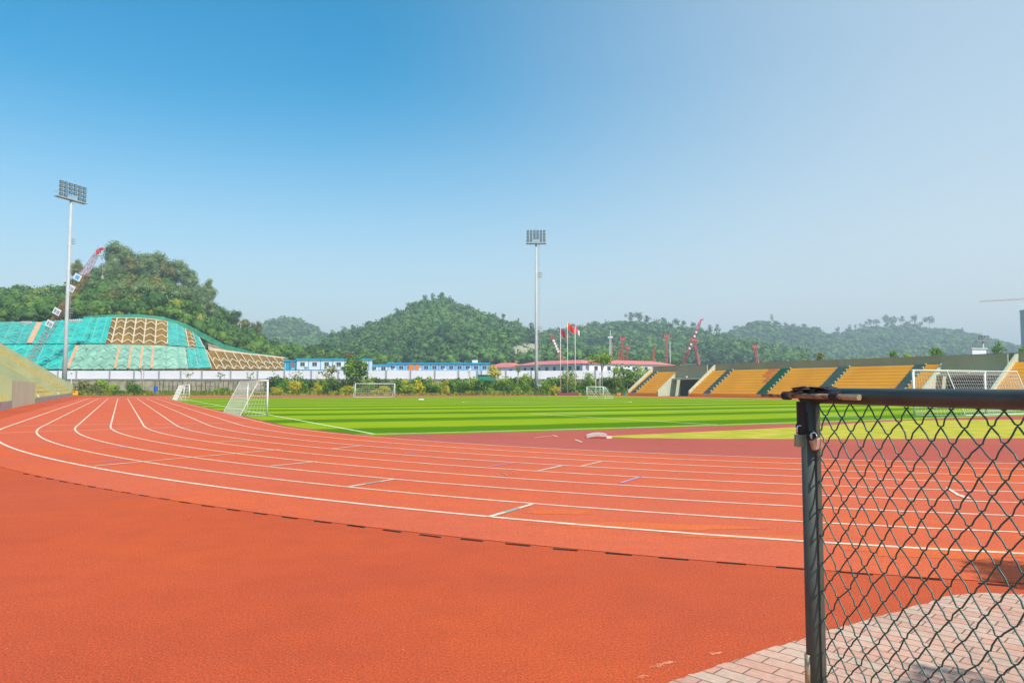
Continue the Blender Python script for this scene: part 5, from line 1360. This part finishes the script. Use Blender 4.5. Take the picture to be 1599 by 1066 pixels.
goal('big full size white goal behind the fence gate at the right', A, B, Hh, Vector((2.6, -.55, 0)), Vector((1.75, -.35, 0)), cell=.2, r=.07, name='football_goal')

# ------------------------------------------------------------------ small things
def bin_(label, px, Y, w, h, m, lid='lamp_dark'):
    root = empty('litter_bin', (xat(px, Y, 0), Y, 0), label, 'bin'); b = MB(); b.prism([(-w, -w), (w, -w), (w, w), (-w, w)], .08, h); b.build('body', m, root, bevel=.04)
    b = MB(); b.box((0, 0, h + .05), (w * 1.08, w * 1.08, .07)); b.build('lid', lid, root); b = MB(); b.box((0, -w - .01, h * .75), (w * .6, .02, h * .08)); b.build('opening', 'lamp_dark', root)
bin_('yellow litter bin at the end of the left grandstand', 117.5, 141, .35, 1.0, 'bin_yellow')
bin_('orange litter bin at the left foot of the right grandstand', 966, 144, .36, .65, 'bin_orange')
bin_('green litter bin beside the orange one by the right grandstand', 975, 144, .3, .7, 'bin_green')
p = gd(243, 613.5); root = empty('blue_drum', (xat(243, 156, 0), 156, 0), 'blue drum standing on blocks before the stone wall', 'drum'); b = MB(); b.tube([(0, 0, .7), (0, 0, 1.85)], .42, 12); b.build('body', 'bin_blue', root); b = MB(); b.box((0, 0, .35), (.45, .3, .35)); b.build('block', 'concrete_grey', root)
# stake fence and pergola rails
root = empty('stake_fence', (0, 157, 0), 'rough dark stake fence with a top rail before the stone wall at left', 'fence')
zt = at(300, 594.5, 157).z
b = MB(); b.tube([(xat(240, 157, 0), 0, zt), (xat(425, 157, 0), 0, zt - .1)], .08, 5); b.tube([(xat(250, 157, 0), .8, zt * .6), (xat(340, 157, 0), .8, zt * .62)], .05, 5); b.build('rail', 'bark', root)
gx = random.Random(5)
for k in range(26):
    px = 241 + k * 7.2; b = MB(); b.tube([(xat(px, 157, 0), gx.uniform(-.5, .5), 0), (xat(px, 157, 0) + gx.uniform(-.15, .15), 0, zt + gx.uniform(-.4, .3))], .075, 5); b.build('stake', 'lamp_dark', root)
# white sign posts near the end of the straight
for px, top, lab in ((110.5, 583, 'short white pole beside the foot of the left mast'), (223.5, 566, 'thin grey pole before the white wall, above the rounded green shrub'), (930.5, 590, 'thin white lamp post right of the flags'), (937, 584, 'white pole just right of the thin lamp post')):
    Y = 150.0; root = empty('thin_post', (xat(px, Y, 0), Y, 0), lab, 'post'); zt = at(px, top, Y).z; b = MB(); b.tube([(0, 0, 0), (0, 0, zt)], .07, 6); b.build('pole', 'white_paint' if px != 223.5 else 'grey_post', root); b = MB(); b.box((0, -.05, zt + .05), (.16, .12, .1)); b.build('cap', 'grey_post', root)
root = empty('control_box', (xat(842.5, 156, 0), 156, 0), 'white control cabinet at the foot of the central mast', 'cabinet'); b = MB(); b.box((0, 0, 1.1), (.4, .3, 1.1)); b.build('body', 'white_paint', root, bevel=.03); b = MB(); b.box((0, -.31, 1.2), (.32, .02, .8)); b.build('door', 'window_frame', root)
# utility pole on the hillside
hp = on_hill('left_hill', 377, 528); root = empty('utility_pole', hp, 'bare pale pole standing on the descending left hill', 'pole'); b = MB(); zt = at(377, 503, float(hp[1])).z - hp[2]; b.tube([(0, 0, 0), (0, 0, zt)], .16, 6); b.build('pole', 'bark_pale', root); b = MB(); b.box((0, 0, zt - .8), (.8, .08, .08)); b.build('crossarm', 'bark_pale', root)
# bent foam slab on the track
root = empty('foam_slab', gd(932, 683.5), 'bent off white foam slab lying on the dark red area inside the bend', 'slab'); b = MB(); hp = []
n = 8
for i in range(n + 1):
    u = i / n; x = -.33 + .62 * u; zt = .10 + .075 * math.sin(u * 2.6); y = -.18 * u
    hp += [(x, y - .11, max(0, zt - .10)), (x, y + .11, max(0, zt - .10)), (x, y + .11, zt), (x, y - .11, zt)]
b.v = [tuple(p) for p in hp]
for i in range(n):
    for j in range(4): b.f.append((4 * i + j, 4 * i + 4 + j, 4 * i + 4 + (j + 1) % 4, 4 * i + (j + 1) % 4))
b.f += [(3, 2, 1, 0), (4 * n, 4 * n + 1, 4 * n + 2, 4 * n + 3)]; o = b.build('slab', 'foam_white', root)
b = MB(); b.box((.33, -.22, .035), (.09, .07, .035), .4); b.build('broken_end', 'foam_white', root)
for (px, py, w, h_, lab) in ((658, 624.3, .28, .18, 'small white bag lying far out on the pitch'),):
    root = empty('white_bag', gd(px, py + .6), lab, 'bag'); b = MB()
    pts = [(-w * 1.2, -.1), (w * 1.2, -.12), (w, .12), (-w, .1)]; b.prism(pts, .02, h_); b.build('body', 'white_paint', root, bevel=.05); b = MB(); b.box((0, 0, h_ + .03), (w * .3, .03, .03)); b.build('strap', 'grey_post', root)
# ------------------------------------------------------------------ the gate in the foreground
GA = Vector((xat(1267.5, 2.5, 1.3), 2.5, 0))
GB = Vector((1.262, 1.71, 0)); gdir = (GB - GA).normalized(); gn = Vector((gdir.y, -gdir.x, 0))   # gn points away to the right/left
ztop = at(1285, 617.3, 2.5).z; zA = ztop
PR = .031
root = empty('fence_gate', GA, 'black tubular gate frame with dark green chain link at the right foreground', 'gate')
b = MB(); b.tube([(0, 0, .12), (0, 0, zA + .005)], PR, 24); post = b.build('post', 'post_paint', root, smooth=True)
L = 1.75
def gp(t, z, off=0.0):
    q = gdir * t + gn * off; return Vector((q.x, q.y, z))
zr0 = zA; zrs = -.0035
b = MB(); b.tube([gp(-.03, zr0), gp(L, zr0 + zrs * L)], .0255, 24); b.build('top_rail', 'gate_black', root, smooth=True)
b = MB(); b.tube([gp(0, .14), gp(L, .14)], .025, 16); b.build('bottom_rail', 'gate_black', root, smooth=True)
b = MB(); b.tube([gp(L, .12), gp(L, zr0)], PR, 16); b.build('hinge_post', 'gate_black', root, smooth=True)
b = MB(); b.box((gdir.x * .0335, gdir.y * .0335, .83), (.003, .008, .70), math.atan2(gdir.y, gdir.x)); b.build('tension_bar', 'gate_black', root)
# chain link: zigzag wires, woven
b = MB(); cw_, chh = .073, .088; z_hi, z_lo = zr0 - .028, .17
ncol = int(L / (cw_ / 2)); nrow = int((z_hi - z_lo) / (chh / 2)); gr = random.Random(9); wr = .0024
jit = {}
def node(i, k):
    if (i, k) not in jit:
        dx = gr.uniform(-.0045, .0045); dz = gr.uniform(-.004, .004)
        t = .040 + i * cw_ / 2 + dx; z = z_hi - k * chh / 2 + dz + .006 * math.sin(i * .35 + k * .2)
        jit[(i, k)] = (t, z)
    return jit[(i, k)]
for c in range(0, ncol, 1):
    # wire weaving between column c and c+1
    pts = []
    for k in range(nrow + 1):
        i = c + ((k + c) % 2)
        t, z = node(i, k); s = .0028 if (k + c) % 2 else -.0028
        # little loop around the neighbouring wire
        side = 1 if (k + c) % 2 else -1
        if pts: m_ = pts[-1].lerp(gp(t, z), .5); pts.append(m_ + gdir * gr.uniform(-.0035, .0035) + Vector((0, 0, gr.uniform(-.002, .002))))
        pts.append(gp(t - side * .0055, z + .004, s * 1.1)); pts.append(gp(t + side * .0006, z + .0005, s * 0.0)); pts.append(gp(t - side * .0055, z - .004, -s * 1.1))
    b.tube(pts, wr, 6, cap=False)
b.build('mesh', 'gate_green_wire', root, smooth=True)
# corner plate under the rail
b = MB(); b.box((-.026, -.012, zA - .075), (.022, .010, .055)); b.box((-.018, -.022, zA - .10), (.006, .004, .045)); b.build('latch_plate', 'rust_dark', root, bevel=.003)
# crusted weld cap
import bmesh
def crust(name, c, h, m, seed, par, amp=.75):
    bm = bmesh.new(); bmesh.ops.create_icosphere(bm, subdivisions=4, radius=1); g = np.random.default_rng(seed); ph = g.uniform(0, 6.28, (6, 3)); kk = g.normal(0, 4, (6, 3))
    vs = []
    for v in bm.verts:
        p = np.array(v.co); 
        p = np.sign(p) * np.abs(p) ** .6
        d = 1 + amp * sum(math.sin(float(kk[i] @ p) + ph[i, 0]) for i in range(6)) / 6 + g.uniform(-.03, .03)
        v.co = Vector((c[0] + p[0] * h[0] * d, c[1] + p[1] * h[1] * d, c[2] + p[2] * h[2] * d))
    me = bpy.data.meshes.new(name); bm.to_mesh(me); bm.free(); me.materials.append(MATS[m]); o = bpy.data.objects.new(name, me); COL.objects.link(o); o.parent = par; return o
crust('weld_lump', (-.030, -.004, zA + .020), (.030, .022, .010), 'rust_dark', 3, root)
crust('weld_lump', (.030, -.05, zA + .022), (.034, .040, .0085), 'rust_dark', 4, root)
# sliding bolt, lying along the rail on its near side
zb = zA - .001; of = .037
b = MB(); b.tube([gp(-.205, zb, of), gp(-.07, zb, of)], .0062, 12); b.tube([gp(-.07, zb, of), gp(.205, zb - .001, of)], .0088, 14); b.build('bolt', 'rust', root, smooth=True)
b = MB(); b.tube([gp(.198, zb - .001, of), gp(.262, zb - .0015, of)], .0105, 6); b.build('bolt_end', 'brass_end', root)
for t0, t1 in ((-.085, -.055), (.145, .18)):
    b = MB(); b.tube([gp(t0, zb, of), gp(t1, zb, of)], .0145, 12); b.tube([gp((t0 + t1) / 2, zb + .004, of - .002), gp((t0 + t1) / 2, zb + .012, .004)], .009, 8); b.build('bolt_guide', 'rust_dark', root)
# pale scratches on the rail
b = MB()
for (t, l) in ((.155, .02), (.20, .012), (.24, .026)): 
    q = gp(t, zr0 + .004, 0); nn = Vector((-1, -.2, 0)).normalized(); b.tube([q + nn * .0252, q + nn * .0252 + gdir * l], .0016, 5)
b.build('scratch', 'steel', root)
# eye on the post
b = MB()
def ring(c, r, t, ax='y', n=16, a0=0, a1=360):
    pts = []
    for i in range(n + 1):
        a = R(a0 + (a1 - a0) * i / n)
        pts.append((c[0] + r * math.cos(a), c[1], c[2] + r * math.sin(a)) if ax == 'y' else (c[0], c[1] + r * math.cos(a), c[2] + r * math.sin(a)))
    b.tube(pts, t, 8)
ring((-.043, -.014, zA - .103), .0095, .0035); ring((-.016, -.040, zA - .133), .011, .0045); b.build('lock_eye', 'rust_dark', root, smooth=True)
b = MB(); b.tube([(-.028, -.004, .60), (-.028, -.004, .72)], .012, 10); b.build('drop_bolt', 'brass_end', root, smooth=True)
# two padlocks, hanging from the eye: things of their own
def padlock(label, pos, tilt, m, w, h, d, sh):
    root = empty('padlock', (GA.x + pos[0], GA.y + pos[1], pos[2]), label, 'padlock', 'padlocks hanging on the gate post'); root.rotation_euler = (0, tilt, R(10))
    b = MB(); b.box((0, 0, -sh - h / 2), (w / 2, d / 2, h / 2)); b.build('body', m, root, bevel=.0022)
    b = MB(); r = w * .30; pts = [(-r, 0, -sh + .002), (-r, 0, -r * 1.0)] + [(-r * math.cos(a), 0, -r + r * math.sin(a)) for a in np.linspace(0, math.pi, 9)] + [(r, 0, -r), (r, 0, -sh + .002)]
    b.tube(pts, .0031, 8); b.build('shackle', 'steel', root, smooth=True)
    b = MB(); b.tube([(0, 0, -sh - h - .001), (0, 0, -sh - h + .003)], .004, 8); b.build('keyhole', 'lamp_dark', root)
padlock('grey green padlock hanging lower left on the gate post', (-.045, -.020, zA - .100), R(2), 'lock_grey', .030, .040, .016, .030)
padlock('copper coloured padlock tilted across the front of the gate post', (-.013, -.048, zA - .122), R(-18), 'lock_copper', .034, .034, .018, .022)

# street tree outside the frame to the right, whose shade falls by the gate
tree('shade_tree', (7.5, 2.9, 0), 6.1, 1.3, 'leafy street tree just outside the right edge of the photo', 'street trees', 'leaf_green', clumps=12, n=110, seed=42, trunk=.68, lsz=.13)

tree('shade_tree', (5.05, 1.0, 0), 4.9, .95, 'small slim street tree just outside the lower right corner of the photo', 'street trees', 'leaf_green', clumps=7, n=90, seed=43, trunk=.75, lsz=.14)
# ------------------------------------------------------------------ air
b = MB(); b.box((0, 1420, 78.5), (2620, 1500, 80.5)); hz = b.build('haze', None); hm = bpy.data.materials.new('haze'); hm.use_nodes = True; nt = hm.node_tree
for nd in list(nt.nodes):
    if nd.type == 'BSDF_PRINCIPLED': nt.nodes.remove(nd)
pv = nt.nodes.new('ShaderNodeVolumePrincipled'); pv.inputs['Color'].default_value = (0.74, 0.89, 0.97, 1); pv.inputs['Density'].default_value = 0.00050; pv.inputs['Anisotropy'].default_value = 0.1
nt.links.new(pv.outputs[0], nt.nodes['Material Output'].inputs['Volume'])
hz.data.materials.append(hm); tagp(hz, 'thin blue air haze over the whole valley', 'haze', kind='stuff')
